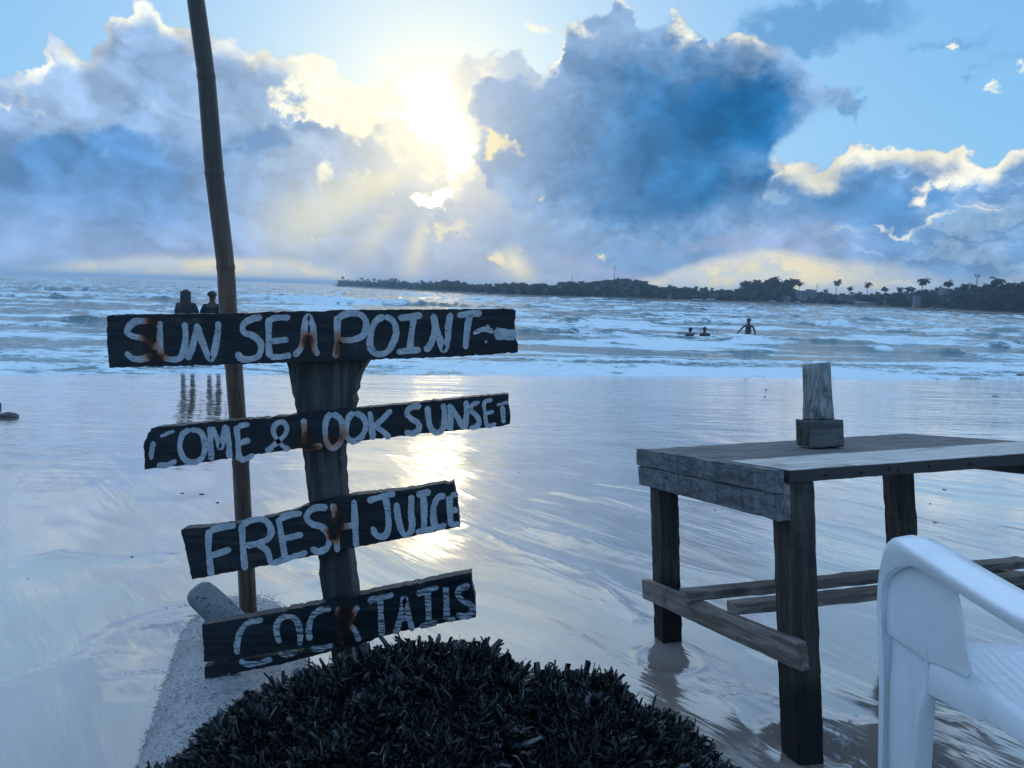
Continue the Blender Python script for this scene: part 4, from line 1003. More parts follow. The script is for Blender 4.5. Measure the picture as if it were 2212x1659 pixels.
# profile running over the arm: down the front edge of the leg, over the corner, back along the arm top  (y, z)
OUT = smooth_list([(1.604, -.06), (1.625, .12), (1.662, .34), (1.698, .47), (1.708, .54), (1.702, .60), (1.690, .645), (1.672, .660), (1.640, .664), (1.53, .664), (1.437, .665), (1.363, .666), (1.284, .668), (1.216, .672), (1.10, .69), (1.02, .71)], 90)
ARC = smooth_list([(1.594, -.06), (1.613, .12), (1.648, .34), (1.684, .47), (1.692, .525), (1.685, .558), (1.65, .593), (1.602, .620), (1.555, .633), (1.502, .635), (1.448, .636), (1.407, .638), (1.34, .640), (1.28, .642), (1.211, .645), (1.10, .66), (1.02, .68)], 90)
def side(sgn):
    X_ = lambda d: XM+sgn*(XL-XM)+(d if sgn > 0 else -d)      # d measured inwards
    wid = [float(np.interp(i, [0, 20, 30, 38, 50, 90], [.034, .040, .055, .088, .094, .100])) for i in range(90)]
    rowsg = []
    # lip (outer rim), rounded shoulder, top / front band, inner lip
    for i in range(90):
        oy, oz = OUT[i]; ay, az_ = ARC[i]; c = Vector((0, oy, oz)); a_ = Vector((0, ay, az_)); w = wid[i]; n = (a_-c)
        pts = [Vector((X_(.004), a_.y, a_.z)), Vector((X_(.001), c.y+n.y*.45, c.z+n.z*.45)), Vector((X_(.0), c.y+n.y*.25, c.z+n.z*.25)), Vector((X_(.002), c.y+n.y*.08, c.z+n.z*.08)),
               Vector((X_(.008), c.y, c.z+.000)), Vector((X_(.018), c.y-n.y*.05, c.z-n.z*.05)), Vector((X_(w*.5), c.y-n.y*.14, c.z-n.z*.14)), Vector((X_(w-.010), c.y-n.y*.06, c.z-n.z*.06)), Vector((X_(w-.002), c.y+n.y*.10, c.z+n.z*.10)), Vector((X_(w), c.y+n.y*.6, c.z+n.z*.6))]
        rowsg.append(pts)
    shell('arm', rowsg, .004)
    # recessed leg web behind the rim
    left = smooth_list([(1.690, .535), (1.684, .47), (1.648, .34), (1.613, .12), (1.594, -.06)], 40, 1)
    top = smooth_list([(1.690, .535), (1.684, .560), (1.648, .595), (1.600, .622), (1.555, .635), (1.500, .637), (1.448, .638)], 30, 1)
    right = lerp_list([(1.448, .638), (1.432, .606), (1.410, .571), (1.390, .524), (1.378, .502), (1.372, .478), (1.385, .470)], 14)
    G = []
    # upper web: rows from the top arch down to the seat line
    for i in range(24):
        t = i/23; zc = None; row = []
        lf = np.array([np.interp(-(.56-(.56-.44)*t), -left[:, 1], left[:, 0]), .56-(.56-.44)*t])
        lo_ = np.array([1.684, .552]) if t == 0 else lf
        rt = lerp_list(right, 24)[i]
        for j in range(22):
            s_ = j/21; yy = lf[0]*(1-s_)+rt[0]*s_
            ztop = float(np.interp(-yy, -top[:, 0], top[:, 1])) if yy < 1.69 else .54
            zbot = .426+(1.54-yy)*.30 if yy < 1.54 else .424
            zz_ = ztop+(zbot-ztop)*t
            row.append((X_(.016+.017*math.sin(PI*s_)**.8*(.35+.65*t)+.010*s_), yy, zz_))
        G.append(row)
    shell('leg_web', G, .0035, flip=(sgn < 0))
    # lower leg, a tapering channel
    G = []
    for i in range(30):
        t = i/29; z = .470-(.470+.06)*t
        yf = float(np.interp(-z, -left[:, 1], left[:, 0])); yb = float(np.interp(-z, [-.44, -.356, -.30, -.197, .06], [1.539, 1.523, 1.517, 1.510, 1.500]))
        row = []
        for j in range(12):
            s_ = j/11; yy = yf+(yb-yf)*s_; sw = min(1, max(0, (1.69-yy)/.318)); bl = float(sstep(.43, .30, z)); row.append((X_(.0185+(1-bl)*(.0025+.017*math.sin(PI*sw)**.8+.010*sw)+bl*.018*math.sin(PI*s_)), yy, z))
        row += [(X_(.032), yb-.001, z), (X_(.052), yb, z)]
        G.append(row)
    shell('leg', G, .004, flip=(sgn < 0))
    # rear leg
    G = []
    for i in range(20):
        t = i/19; z = .66-.72*t; yy = 1.06-.10*t
        G.append([(X_(.05), yy-.035, z), (X_(.01), yy-.030, z), (X_(0), yy, z), (X_(.01), yy+.035, z), (X_(.05), yy+.04, z)])
    shell('leg', G, .004, flip=(sgn < 0))
    # seat skirt
    G = []
    for i in range(30):
        y = 1.535-(1.535-1.0)*i/29
        zt = float(np.interp(-y, [-1.539, -1.52, -1.465, -1.408, -1.344, -1.256, -1.188, -1.0], [.425, .440, .452, .462, .470, .476, .480, .48]))
        zb = float(np.interp(-y, [-1.523, -1.399, -1.352, -1.350, -1.345, -1.244, -1.177, -1.0], [.362, .392, .404, .402, .416, .432, .444, .45]))
        G.append([(X_(.060), y, zt), (X_(.044), y, zt-.001), (X_(.040), y, zt-.006), (X_(.038), y, (zt+zb)/2), (X_(.036), y, zb)])
    shell('seat_skirt', G, .0035, flip=(sgn < 0))
side(1); side(-1)
# ribbed seat
G = []
xa, xb = XL+.050, 2*XM-XL-.050
for i in range(40):
    t = i/39; y = 1.66-(1.66-1.04)*t; row = []
    for j in range(160):
        s_ = j/159; x = xa+(xb-xa)*s_
        if y > 1.60: x = XM+(x-XM)*(1-.10*((y-1.60)/.06)**2)
        edge = abs(s_-.5)*2
        z = .442+.014*edge**3-.012*math.sin(PI*min(1, t*1.1))-.030*max(0, (.14-t)/.14)**2
        fan = (s_-.5)*(1-.25*t); k = fan*22; rib = abs((k % 1)-.5)*2
        if edge < .93 and .05 < t < .96: z -= .0055*max(0, 1-rib*2.4)*min(1, (.93-edge)*12)*min(1, (t-.05)*10)
        row.append((x, y, z))
    G.append(row)
shell('seat', G, .0035, flip=True)
# backrest: shell with upright slots suggested by slats
for k in range(7):
    x = XM-.195+k*.065
    G = []
    for i in range(14):
        t = i/13; z = .47+.40*t; y = 1.03-.09*t-.03*t*t+.10*((x-XM)/.26)**2
        G.append([(x-.022, y+.002, z), (x, y, z), (x+.022, y+.002, z)])
    shell('back_slat', G, .004)
G = []
for i in range(30):
    s_ = i/29; x = XM-.26+.52*s_; y0 = .908+.10*((x-XM)/.26)**2; zc = .885-.05*abs(s_*2-1)**3
    G.append([(x, y0+.004, zc-.02), (x, y0+.008, zc+.025), (x, y0-.004, zc+.032), (x, y0-.014, zc+.02)])
shell('back_top_rail', G, .004)
# ---------------------------------------------------------------- stones and scraps on the sand
M_stone, nt, b = nodemat('wet_dark_stone'); o = objco(nt); g = noise(nt, o, 14, 5, .6); bsdf_set(nt, b, Base_Color=mix(nt, g, (.010, .016, .022), (.04, .05, .055)), Roughness=.35); bump(nt, b, g, .01, .8)
def pebble(name, px, py, wpx, hpx, label, cat, seed, mat=M_stone, dfac=.8, group=None):
    g_ = ground_px(px, py+hpx*.45); dep = (g_-CAMP).dot(_f); w = wpx/FPX*dep; h_ = hpx/FPX*dep
    bm = bmesh.new(); bmesh.ops.create_icosphere(bm, subdivisions=3, radius=1)
    for v in bm.verts:
        n = mnoise.fractal(v.co*1.6+Vector((seed*7.1, 0, 0)), 1, 2, 4); v.co *= 1+.28*n
        v.co = Vector((v.co.x*w/2, v.co.y*w/2*dfac, v.co.z*h_*(.95 if v.co.z > 0 else .4)))
    me = bpy.data.meshes.new(name); bm.to_mesh(me); bm.free(); o = link(name, me, mat); o.location = (g_.x, g_.y, sand_at(g_.x, g_.y)); return tag(o, label, cat, group)
pebble('stone', 18, 897, 42, 12, 'flat dark stone on the wet sand at the left edge below the surf', 'stone', 1)
pebble('stone', -3, 876, 12, 14, 'small dark stone above the flat stone at the left edge', 'stone', 2)
pebble('stone', 2206, 812, 24, 8, 'dark stone in the swash at the far right waterline', 'stone', 3)
M_scrap, nt, b = nodemat('brown_scrap'); bsdf_set(nt, b, Base_Color=(.05, .035, .03), Roughness=.6)
scr = [(2155, 807, 14, 5), (1790, 845, 10, 5), (1652, 855, 8, 4), (1655, 840, 12, 3), (2150, 855, 30, 4), (1752, 887, 14, 5), (285, 1201, 12, 7), (436, 1069, 22, 5), (470, 1088, 14, 5), (394, 1066, 14, 4), (1420, 1320, 10, 4), (2010, 1085, 10, 3), (2020, 1126, 20, 4), (1330, 1170, 5, 3), (1460, 1508, 9, 3), (1480, 1522, 5, 2), (1430, 1498, 6, 2), (60, 1250, 6, 3), (1545, 1100, 7, 3), (2040, 1055, 16, 4), (1230, 1370, 5, 2), (1135, 1352, 5, 2), (1300, 1290, 4, 2), (1120, 1020, 6, 3)]
for k, (a_, b_, c_, d_) in enumerate(scr):
    pebble('seaweed_scrap', a_, b_, c_*.55, d_*.4, 'tiny dark scrap of seaweed lying on the wet sand', 'seaweed', 10+k, M_scrap, .5, 'scraps scattered on the wet sand')
# foam bubbles by the near table foot
M_bub, nt, b = nodemat('foam_bubble'); bsdf_set(nt, b, Base_Color=(.8, .85, .9), Roughness=.08); b.inputs['Transmission Weight'].default_value = .6; b.inputs['IOR'].default_value = 1.1
bub = []
for k in range(60):
    px, py = random.gauss(1790, 45), random.gauss(1600, 22)
    if abs(px-1733) < 40: continue
    bub.append((px, py, abs(random.gauss(0, .003))+.0015))
bm = bmesh.new()
for px, py, r in bub:
    g_ = ground_px(px, py); z = sand_at(g_.x, g_.y)
    bmesh.ops.create_uvsphere(bm, u_segments=10, v_segments=6, radius=r, matrix=Matrix.Translation((g_.x, g_.y, z+r*.2)) @ Matrix.Diagonal((1, 1, .6, 1)))
me = bpy.data.meshes.new('foam_bubbles'); bm.to_mesh(me); bm.free(); tag(link('foam_bubbles', me, M_bub), 'loose foam bubbles on the sand beside the nearest table leg', kind='stuff')
# ---------------------------------------------------------------- people
def plain(name, c, rough=.6, spec=.3, var=.25, sc=12):
    m, nt, b = nodemat(name); o = objco(nt); g = noise(nt, o, sc, 4, .6)
    bsdf_set(nt, b, Base_Color=mix(nt, g.ss(.35, .65), tuple(q*(1-var) for q in c), tuple(q*(1+var) for q in c)), Roughness=rough, Specular_IOR_Level=spec); return m
M_skin = plain('brown_skin', (.075, .042, .030), .45); M_hair = plain('black_hair', (.008, .007, .007), .4, .5)
M_tee = plain('dark_teal_shirt', (.012, .030, .040), .8); M_top = plain('grey_blue_shirt', (.035, .045, .055), .8); M_short = plain('dark_shorts', (.020, .018, .024), .8)
def skin_obj(name, J, E, mat, parent, root=0, sub=2):
    me = bpy.data.meshes.new(name); me.from_pydata([tuple(j[0]) for j in J], E, []); me.materials.append(mat)
    o = bpy.data.objects.new(name, me); COL.objects.link(o); o.parent = parent
    md = o.modifiers.new('skin', 'SKIN'); md.use_smooth_shade = True
    for i, j in enumerate(J):
        r = j[1]; me.skin_vertices[0].data[i].radius = r if hasattr(r, '__len__') else (r, r)
        me.skin_vertices[0].data[i].use_root = (i == root)
    ss_ = o.modifiers.new('sub', 'SUBSURF'); ss_.levels = sub; ss_.render_levels = sub
    return o
def person(loc, rz, h, label, hair='short', shirt=None, shorts=M_short, arms=None, legs=None, lean=0.0, tilt=0.0, head_turn=(0, 0), group=None):
    """figure facing local +y; joints as fractions of height; arms / legs: offsets for (elbow, hand) and (knee, foot)"""
    P = empty('person', loc, label, 'person', group); P.rotation_euler = (tilt, 0, rz)
    k = h
    up = lambda x, y, z: Vector((x*k, y*k+lean*max(0, z-.52)*k, z*k))
    arms = arms or {1: ((.135, .0, .64), (.150, .04, .49)), -1: ((-.135, .0, .64), (-.150, .04, .49))}
    legs = legs or {1: ((.055, .01, .28), (.060, -.01, .035)), -1: ((-.055, .01, .28), (-.060, -.01, .035))}
    J = [(up(0, 0, .53), (.075*k, .058*k)), (up(0, 0, .61), (.068*k, .050*k)), (up(0, -.005, .71), (.078*k, .056*k)), (up(0, -.008, .775), (.066*k, .046*k)),
         (up(0, 0, .845), (.030*k, .030*k)), (up(head_turn[0]*.02, .008, .885), (.040*k, .044*k)), (up(head_turn[0]*.03, .008, .935), (.044*k, .052*k)), (up(head_turn[0]*.03, .004, .972), (.030*k, .036*k))]
    E = [(0, 1), (1, 2), (2, 3), (3, 4), (4, 5), (5, 6), (6, 7)]
    for s in (1, -1):
        n = len(J); J += [(up(s*.090, -.004, .785), .027*k)]; E.append((3, n))
        el, ha = arms[s]; J += [(up(*el), .021*k), (up(*ha), .014*k)]; E += [(n, n+1), (n+1, n+2)]
        e, h2 = up(*el), up(*ha); d = (h2-e).normalized()
        J += [(h2+d*.030*k, (.018*k, .009*k))]; E.append((n+2, n+3))
        sd = d.cross(Vector((0, 1, 0))).normalized()
        for q in range(4): J.append((h2+d*(.066-.004*abs(q-1.5))*k+Vector((0, (q-1.5)*.0085*k, 0)), .0040*k)); E.append((n+3, len(J)-1))
        J.append((h2+d*.036*k+Vector((0, .020*k, 0)), .0042*k)); E.append((n+2, len(J)-1))
        n = len(J); J += [(up(s*.048, 0, .49), (.050*k, .050*k))]; E.append((0, n))
        kn, ft = legs[s]; J += [(up(*kn), .032*k), (up(*ft), .021*k), (up(ft[0]+s*.01, ft[1]+.07, ft[2]-.018), (.024*k, .012*k))]; E += [(n, n+1), (n+1, n+2), (n+2, n+3)]
    body = skin_obj('body', J, E, M_skin, P)
    # face: nose, ears
    hc = up(head_turn[0]*.03, .008, .925)
    for nm, off, r in (('nose', (0, .052, -.005), (.008, .010, .014)), ('ear', (.046, 0, -.004), (.006, .012, .018)), ('ear', (-.046, 0, -.004), (.006, .012, .018))):
        bm = bmesh.new(); bmesh.ops.create_uvsphere(bm, u_segments=8, v_segments=6, radius=1, matrix=Matrix.Translation(hc+Vector(off)*k) @ Matrix.Diagonal((r[0]*k, r[1]*k, r[2]*k, 1)))
        me = bpy.data.meshes.new(nm); bm.to_mesh(me); bm.free(); o = link(nm, me, M_skin, None); o.parent = P
    # hair
    if hair:
        q_ = 1.38 if hair == 'long' else 1.28
        H = [(hc+Vector((0, -.012, .028))*k, (.046*k*q_, .050*k)), (hc+Vector((0, -.020, .0))*k, (.050*k*q_, .046*k))]; Eh = [(0, 1)]
        if hair == 'long':
            H += [(hc+Vector((0, -.034, -.055))*k, (.066*k, .034*k)), (hc+Vector((.004, -.052, -.12))*k, (.070*k, .024*k)), (hc+Vector((-.004, -.060, -.20))*k, (.062*k, .016*k)), (hc+Vector((0, -.060, -.27))*k, (.030*k, .010*k))]; Eh += [(1, 2), (2, 3), (3, 4), (4, 5)]
        else: H += [(hc+Vector((0, -.016, -.040))*k, (.046*k, .036*k))]; Eh += [(1, 2)]
        skin_obj('hair', H, Eh, M_hair, P, 0)
    if shirt is not None:
        Sj = [(up(0, 0, .53), (.088*k, .072*k)), (up(0, 0, .61), (.080*k, .062*k)), (up(0, -.005, .71), (.090*k, .066*k)), (up(0, -.008, .775), (.072*k, .054*k)), (up(0, -.002, .818), (.040*k, .036*k))]
        Se = [(0, 1), (1, 2), (2, 3), (3, 4)]
        for s in (1, -1):
            n = len(Sj); Sj += [(up(s*.088, -.004, .782), .036*k)]; e = up(*arms[s][0]); a = up(s*.088, -.004, .782); Sj += [(a+(e-a)*.72, .034*k)]; Se += [(3, n), (n, n+1)]
        skin_obj('shirt', Sj, Se, shirt, P)
    if shorts is not None:
        Sj = [(up(0, 0, .545), (.082*k, .066*k)), (up(0, 0, .50), (.084*k, .068*k))]; Se = [(0, 1)]
        for s in (1, -1):
            n = len(Sj); a = up(s*.048, 0, .47); kn = up(*legs[s][0]); Sj += [(a, .056*k), (a+(kn-a)*.62, .046*k)]; Se += [(1, n), (n, n+1)]
        skin_obj('shorts', Sj, Se, shorts, P)
    return P
def stand(px, pyfoot): return ground_px(px, pyfoot)
g1_ = ground_px(408, 799); g2_ = ground_px(463, 799)
def at_sea_depth(px, Y, z): v = aty(px, 700, Y); return Vector((v.x, Y, z))
Yc = g1_.y
def hgt(px, pytop, Y): return aty(px, pytop, Y).z
zf1, zf2 = sand_at(g1_.x, g1_.y), sand_at(g2_.x, g2_.y)
person((g1_.x-.02, g1_.y, zf1-.02), .12, (hgt(405, 619, g1_.y)-zf1+.02), 'woman with long dark hair and pale shirt standing at the waterline behind the top board', 'long', M_top, arms={1: ((.130, .02, .64), (.12, .08, .52)), -1: ((-.130, .02, .64), (-.12, .08, .52))}, legs={1: ((.050, .01, .28), (.050, 0, .035)), -1: ((-.055, .01, .28), (-.062, 0, .035))})
person((g2_.x-.01, g2_.y, zf2-.02), -.05, (hgt(461, 622, g2_.y)-zf2+.02), 'short haired man in dark teal shirt standing beside the long haired woman at the waterline', 'short', M_tee, arms={1: ((.15, -.01, .65), (.115, .07, .56)), -1: ((-.15, -.01, .65), (-.115, .07, .56))})
Yw = 30.5
ztop = hgt(1616, 684, Yw); hM = 1.72; v = aty(1617, 700, Yw)
person((v.x, Yw, ztop-hM), -.25, hM, 'bare chested man wading waist deep in the waves with arms held out', 'short', None, arms={1: ((.155, .01, .655), (.165, .0, .515)), -1: ((-.165, .03, .69), (-.235, .03, .60))}, lean=-.03)
for (px, pyt, lab, arm, rz, tl, dz) in ((1492, 707, 'left one of two swimmers low in the waves, leaning over a floating board', {1: ((.17, .10, .74), (.25, .16, .72)), -1: ((-.17, .02, .70), (-.28, .06, .655))}, .5, 0, 0),
                              (1523, 706, 'right one of two swimmers, head and shoulders above the waves beside the wading man', {1: ((.16, .04, .70), (.25, .10, .67)), -1: ((-.12, .05, .66), (-.13, .10, .58))}, -.4, 0, 0)):
    hh_ = 1.62; v = aty(px, 700, Yw); zt = hgt(px, pyt-3, Yw)
    person((v.x, Yw, zt-hh_), rz, hh_, lab, 'short', M_tee if px > 1500 else M_short, arms=arm)
bd = aty(1487, 726, Yw-.35)
me = plank_mesh(.75, .42, .05, 77, seg=10, rough=.004, bev=.02); M_bb = plain('bodyboard_foam', (.10, .13, .16), .6)
o = link('bodyboard', me, M_bb); o.location = (bd.x-.42, bd.y-.3, SEA+.10); o.rotation_euler = (.05, -.02, .15); tag(o, 'dark floating bodyboard under the left swimmer', 'bodyboard')
# ---------------------------------------------------------------- far shore
WL = [(700, 618.0), (740, 620), (800, 623.5), (900, 629), (1000, 635), (1106, 641), (1250, 646), (1400, 650.5), (1590, 656), (1700, 659), (1800, 662.5), (1900, 667), (2000, 672), (2100, 677.5), (2212, 683), (2400, 694), (2600, 706), (2900, 724), (3300, 750)]
def shore_pt(px): y = float(np.interp(px, [q[0] for q in WL], [q[1] for q in WL])); return atz(px, y, SEA)
pxs = np.concatenate([np.arange(700, 2900, 12)]); cols = []
back = [0, .5, 2, 6, 14, 30, 60, 120, 250, 500]
hill = lambda px, d: 3.4*math.exp(-((px-1340)/75)**2)*float(sstep(5, 60, d))+1.4*math.exp(-((px-1225)/50)**2)*float(sstep(5, 60, d))
def terr(px, d):
    s = shore_pt(px); dr = Vector((s.x, s.y, 0)).normalized(); q = s+dr*(d-2)
    tip = float(sstep(700, 760, px))
    z = SEA-.35+(.35+.25)*float(sstep(-.5, 3, d))+.55*float(sstep(2, 16, d))+.9*float(sstep(10, 60, d))*float(sstep(900, 1900, px))+hill(px, d)
    z = (SEA-.4)+(z-SEA+.4)*tip+.06*math.sin(px*.11+d*.3)
    return Vector((q.x, q.y, z))
V = [terr(float(px), float(d)) for px in pxs for d in back]
me = mesh_np('far_shore', V, quads=grid_quads(len(pxs), len(back)))
M_shore, nt, b = nodemat('far_beach'); p = wpos(nt); _, _, z_ = xyz(nt, p); g = noise(nt, p, .4, 5, .6)
bsdf_set(nt, b, Base_Color=mix(nt, (z_+g*.5).ss(.05, .45), mix(nt, g, (.13, .11, .095), (.20, .17, .14)), mix(nt, g, (.030, .045, .025), (.055, .075, .035))), Roughness=.85)
tag(link('far_shore', me, M_shore), 'low far shore of dark sand and scrub across the bay', kind='structure')
M_leaf, nt, b = nodemat('far_foliage'); r = island(nt); bsdf_set(nt, b, Base_Color=mix(nt, r, (.006, .022, .020), (.022, .050, .038)), Roughness=.6, Specular_IOR_Level=.3)
M_trunk = plain('palm_trunk_bark', (.10, .085, .07), .8)
def leaf_cloud(n, lobes, size, rg):
    V = []
    for i in range(n):
        lx, ly, lz, lr = lobes[rg.integers(len(lobes))]
        d = rg.normal(size=3); d /= np.linalg.norm(d); rr_ = lr*rg.uniform(.55, 1.08)
        c = np.array([lx, ly, lz])+d*rr_*np.array([1, 1, .8])
        a = rg.normal(size=3); a /= np.linalg.norm(a); b2 = np.cross(a, rg.normal(size=3)); b2 /= np.linalg.norm(b2)
        s = size*rg.uniform(.5, 1.3); V += [c+a*s, c+b2*s*.6, c-a*s, c-b2*s*.6]
    V = np.array(V); q = np.arange(len(V)).reshape(-1, 4); return V, q
def make_tree(seed):
    rg = np.random.default_rng(seed); lob = [(0, 0, .68, .24)]+[(rg.uniform(-.28, .28), rg.uniform(-.28, .28), rg.uniform(.42, .82), rg.uniform(.13, .22)) for _ in range(9)]
    V, q = leaf_cloud(1500, lob, .045, rg)
    t = empty('broadleaf_tree', (0, 0, 0), 'x', 'tree'); link('crown', mesh_np('crown', V, quads=q), M_leaf, None, False).parent = t
    P_ = [Vector((0, 0, -.15)), Vector((.01, 0, .2)), Vector((-.01, .01, .45)), Vector((.01, 0, .7))]
    tube('trunk', P_, [.035, .026, .02, .01], M_trunk, None, 6).parent = t
    for k in range(4):
        l = lob[k+1]; tube('limb', [Vector((0, 0, .38)), Vector((l[0]*.5, l[1]*.5, .5)), Vector(l[:3])], [.014, .010, .004], M_trunk, None, 5).parent = t
    return t
def make_palm(seed, nf=16, curve=.06):
    rg = np.random.default_rng(seed); t = empty('palm_tree', (0, 0, 0), 'x', 'palm tree')
    P_ = [Vector((curve*math.sin(s*1.6)*1.0-.0, 0, s*.84-.1*(s == 0))) for s in np.linspace(0, 1, 8)]
    tube('trunk', P_, list(np.linspace(.016, .0095, 8)), M_trunk, None, 6).parent = t
    top = P_[-1]; V, F = [], []
    for k in range(nf):
        az_ = 2*PI*k/nf*2.6+rg.uniform(-.25, .25); e0 = rg.uniform(-.9, 1.35); L = rg.uniform(.15, .27)*(1.0 if e0 > -.2 else .75)
        pts = []; e = e0; c = np.array(top)
        for i in range(9):
            pts.append(c.copy()); c = c+np.array([math.cos(az_)*math.cos(e), math.sin(az_)*math.cos(e), math.sin(e)])*L/8; e -= .19+.05*i*.6
        sd = np.array([-math.sin(az_), math.cos(az_), 0])
        for i in range(8):
            for s in (1, -1):
                for u in (0.1, .6):
                    c = pts[i]*(1-u)+pts[i+1]*u; dirv = pts[i+1]-pts[i]; dirv = dirv/np.linalg.norm(dirv)
                    ln = .085*(math.sin(PI*min(1, (i+.8)/8.6))**.6); tip = c+sd*s*ln*.75+dirv*ln*.55+np.array([0, 0, -ln*.55]); w = dirv*.015
                    n = len(V); V += [c-w, c+w, tip]; F.append((n, n+1, n+2))
    n0 = len(V)
    link('crown', mesh_np('crown', V, faces=F), M_leaf, None, False).parent = t
    bm = bmesh.new(); bmesh.ops.create_icosphere(bm, subdivisions=1, radius=.022, matrix=Matrix.Translation(top+Vector((0, 0, -.012)))); me = bpy.data.meshes.new('coconuts'); bm.to_mesh(me); bm.free(); link('coconuts', me, M_trunk, None).parent = t
    return t
used = set()
def put(proto, loc, h, label, group, w=1.0, rz=None, ry=0.0):
    if proto.name not in used: used.add(proto.name); r = proto; kids = []
    else:
        r = proto.copy(); COL.objects.link(r)
        for ch in list(proto.children): c = ch.copy(); COL.objects.link(c); c.parent = r
    r.location = loc; r.scale = (h*w, h*w, h); r.rotation_euler = (0, ry, rz if rz is not None else random.uniform(0, 6.28)); r['label'] = label; r['group'] = group
    return r
trees = [make_tree(100+k) for k in range(6)]; palms = [make_palm(200+k, 21+k % 3, (.07, -.05, .12, .02, -.1)[k]) for k in range(5)]
SKYL = [(722, 614), (735, 607), (748, 604), (762, 607), (800, 607), (850, 606), (880, 607), (910, 611), (935, 606), (950, 604), (985, 605), (1000, 608), (1040, 612), (1080, 611), (1106, 609), (1130, 610), (1190, 613), (1215, 607), (1235, 607), (1260, 607), (1290, 605), (1325, 605), (1340, 603), (1375, 603), (1400, 609), (1420, 615), (1440, 618), (1500, 619), (1530, 623), (1585, 626), (1600, 618), (1620, 612), (1640, 610), (1690, 610), (1715, 622), (1735, 634), (1760, 632), (1800, 634), (1850, 632), (1900, 632), (1950, 629), (2000, 624), (2050, 623), (2100, 616), (2150, 611), (2212, 607), (2400, 600), (2700, 590)]
def skyl(px): return float(np.interp(px, [q[0] for q in SKYL], [q[1] for q in SKYL]))
GR = 'trees along the far shore'
def shore_obj(px, d): return terr(px, d)
def fit_h(px, loc, ytop): # height that makes something at loc reach the measured skyline
    Y = loc.y; return max(.6, aty(px, ytop, Y).z-loc.z)
rt = random.Random(5)
for px in np.arange(724, 2420, 12.5):
    for row in (0, 2):
        x = px+rt.uniform(-5, 5); s = shore_pt(x); D = math.hypot(s.x, s.y)
        d = D*(.05+.13*row)+rt.uniform(0, D*.06); loc = shore_obj(x, d)
        yt = skyl(x)+rt.uniform(-4.0, 5)*(1.3 if x > 1585 else .6)+(0, rt.uniform(0, 5), 0)[row]+(rt.uniform(3, .35*max(4, float(np.interp(x, [q[0] for q in WL], [q[1] for q in WL]))-skyl(x))) if row == 0 else 0)
        h_ = fit_h(x, loc, yt)
        where = [(2230, 'beyond the right edge of the far wood'), (2130, 'under the high palm crown near the right edge'), (2060, 'around the mast with antennas in the right wood'), (1990, 'by the two tall slim palms in the right wood'),
                 (1900, 'right of the long low building on the far shore'), (1820, 'behind the long low building on the far shore'), (1725, 'around the white two storey house across the bay'), (1650, 'in the right half of the tall palm clump'), (1585, 'in the left half of the tall palm clump'),
                 (1500, 'by the low sheds left of the tall clump'), (1420, 'at the foot of the hill on its right'), (1340, 'on the wooded hill right of the tallest mast'), (1270, 'on the wooded hill left of the tallest mast'), (1190, 'around the shorter mast on the hill'), (1090, 'just left of the hill across the bay'),
                 (990, 'in the middle of the thin headland'), (890, 'where the headland palms thin out'), (800, 'under the thick row of headland palms'), (0, 'at the far left tip of the headland')]
        lab = ('low bushy ' if row == 0 else 'taller dark ')+('hazy ' if x < 1585 else '')+'tree '+[w_ for q_, w_ in where if x >= q_][0]
        if x > 2420: continue
        put(rt.choice(trees), loc-Vector((0, 0, .1)), h_, lab, GR, w=1.25*rt.uniform(.85, 1.3)*min(2.6, max(.9, (22/FPX*D*1.2)/(h_*.6)*.6)))
# palms that stand clear of the canopy: (picture x, crown top y, lean)
pl1 = [(740.9, 596), (746, 603), (754, 602), (772, 603), (781, 598), (764.6, 608), (794, 600), (806, 600), (821, 602), (827, 605), (832, 603.5), (840.5, 602), (846.5, 599), (855.4, 600), (863, 604), (879, 608), (884.6, 609.5), (897, 609), (911, 604), (930, 605), (958, 609.5), (974, 609.5), (983, 612.5), (1035, 612), (1050, 610), (1058, 611), (1070, 612.5), (1104.8, 614), (787, 603), (816, 604), (850, 604), (870, 606), (1443, 612), (1523, 617), (1538, 619), (1500, 616)]
pl2 = [(1600, 606), (1607, 604), (1613, 603), (1627, 604), (1636, 601), (1643, 605), (1651, 598), (1660, 601), (1665, 594), (1672, 600), (1682, 603), (1690, 602), (1698, 600), (1706, 598), (1712, 599), (1722, 603), (1802, 600), (1871, 606), (1834, 616), (1743, 622), (1779, 621), (1914.5, 616), (1942.7, 617), (1958, 615.5), (1984, 597), (2041, 599), (2023, 615), (2079.5, 608), (2146, 594), (2178, 606), (2201, 602), (2109, 611), (2130, 608), (1970, 617), (1650, 606), (1677, 607)]
pl3 = [(x_, skyl(x_)-rt.uniform(0, 5)) for x_ in [1740+i*17+rt.uniform(-6, 6) for i in range(28)]]+[(1608+i*9, 608+rt.uniform(-4, 6)) for i in range(12)]
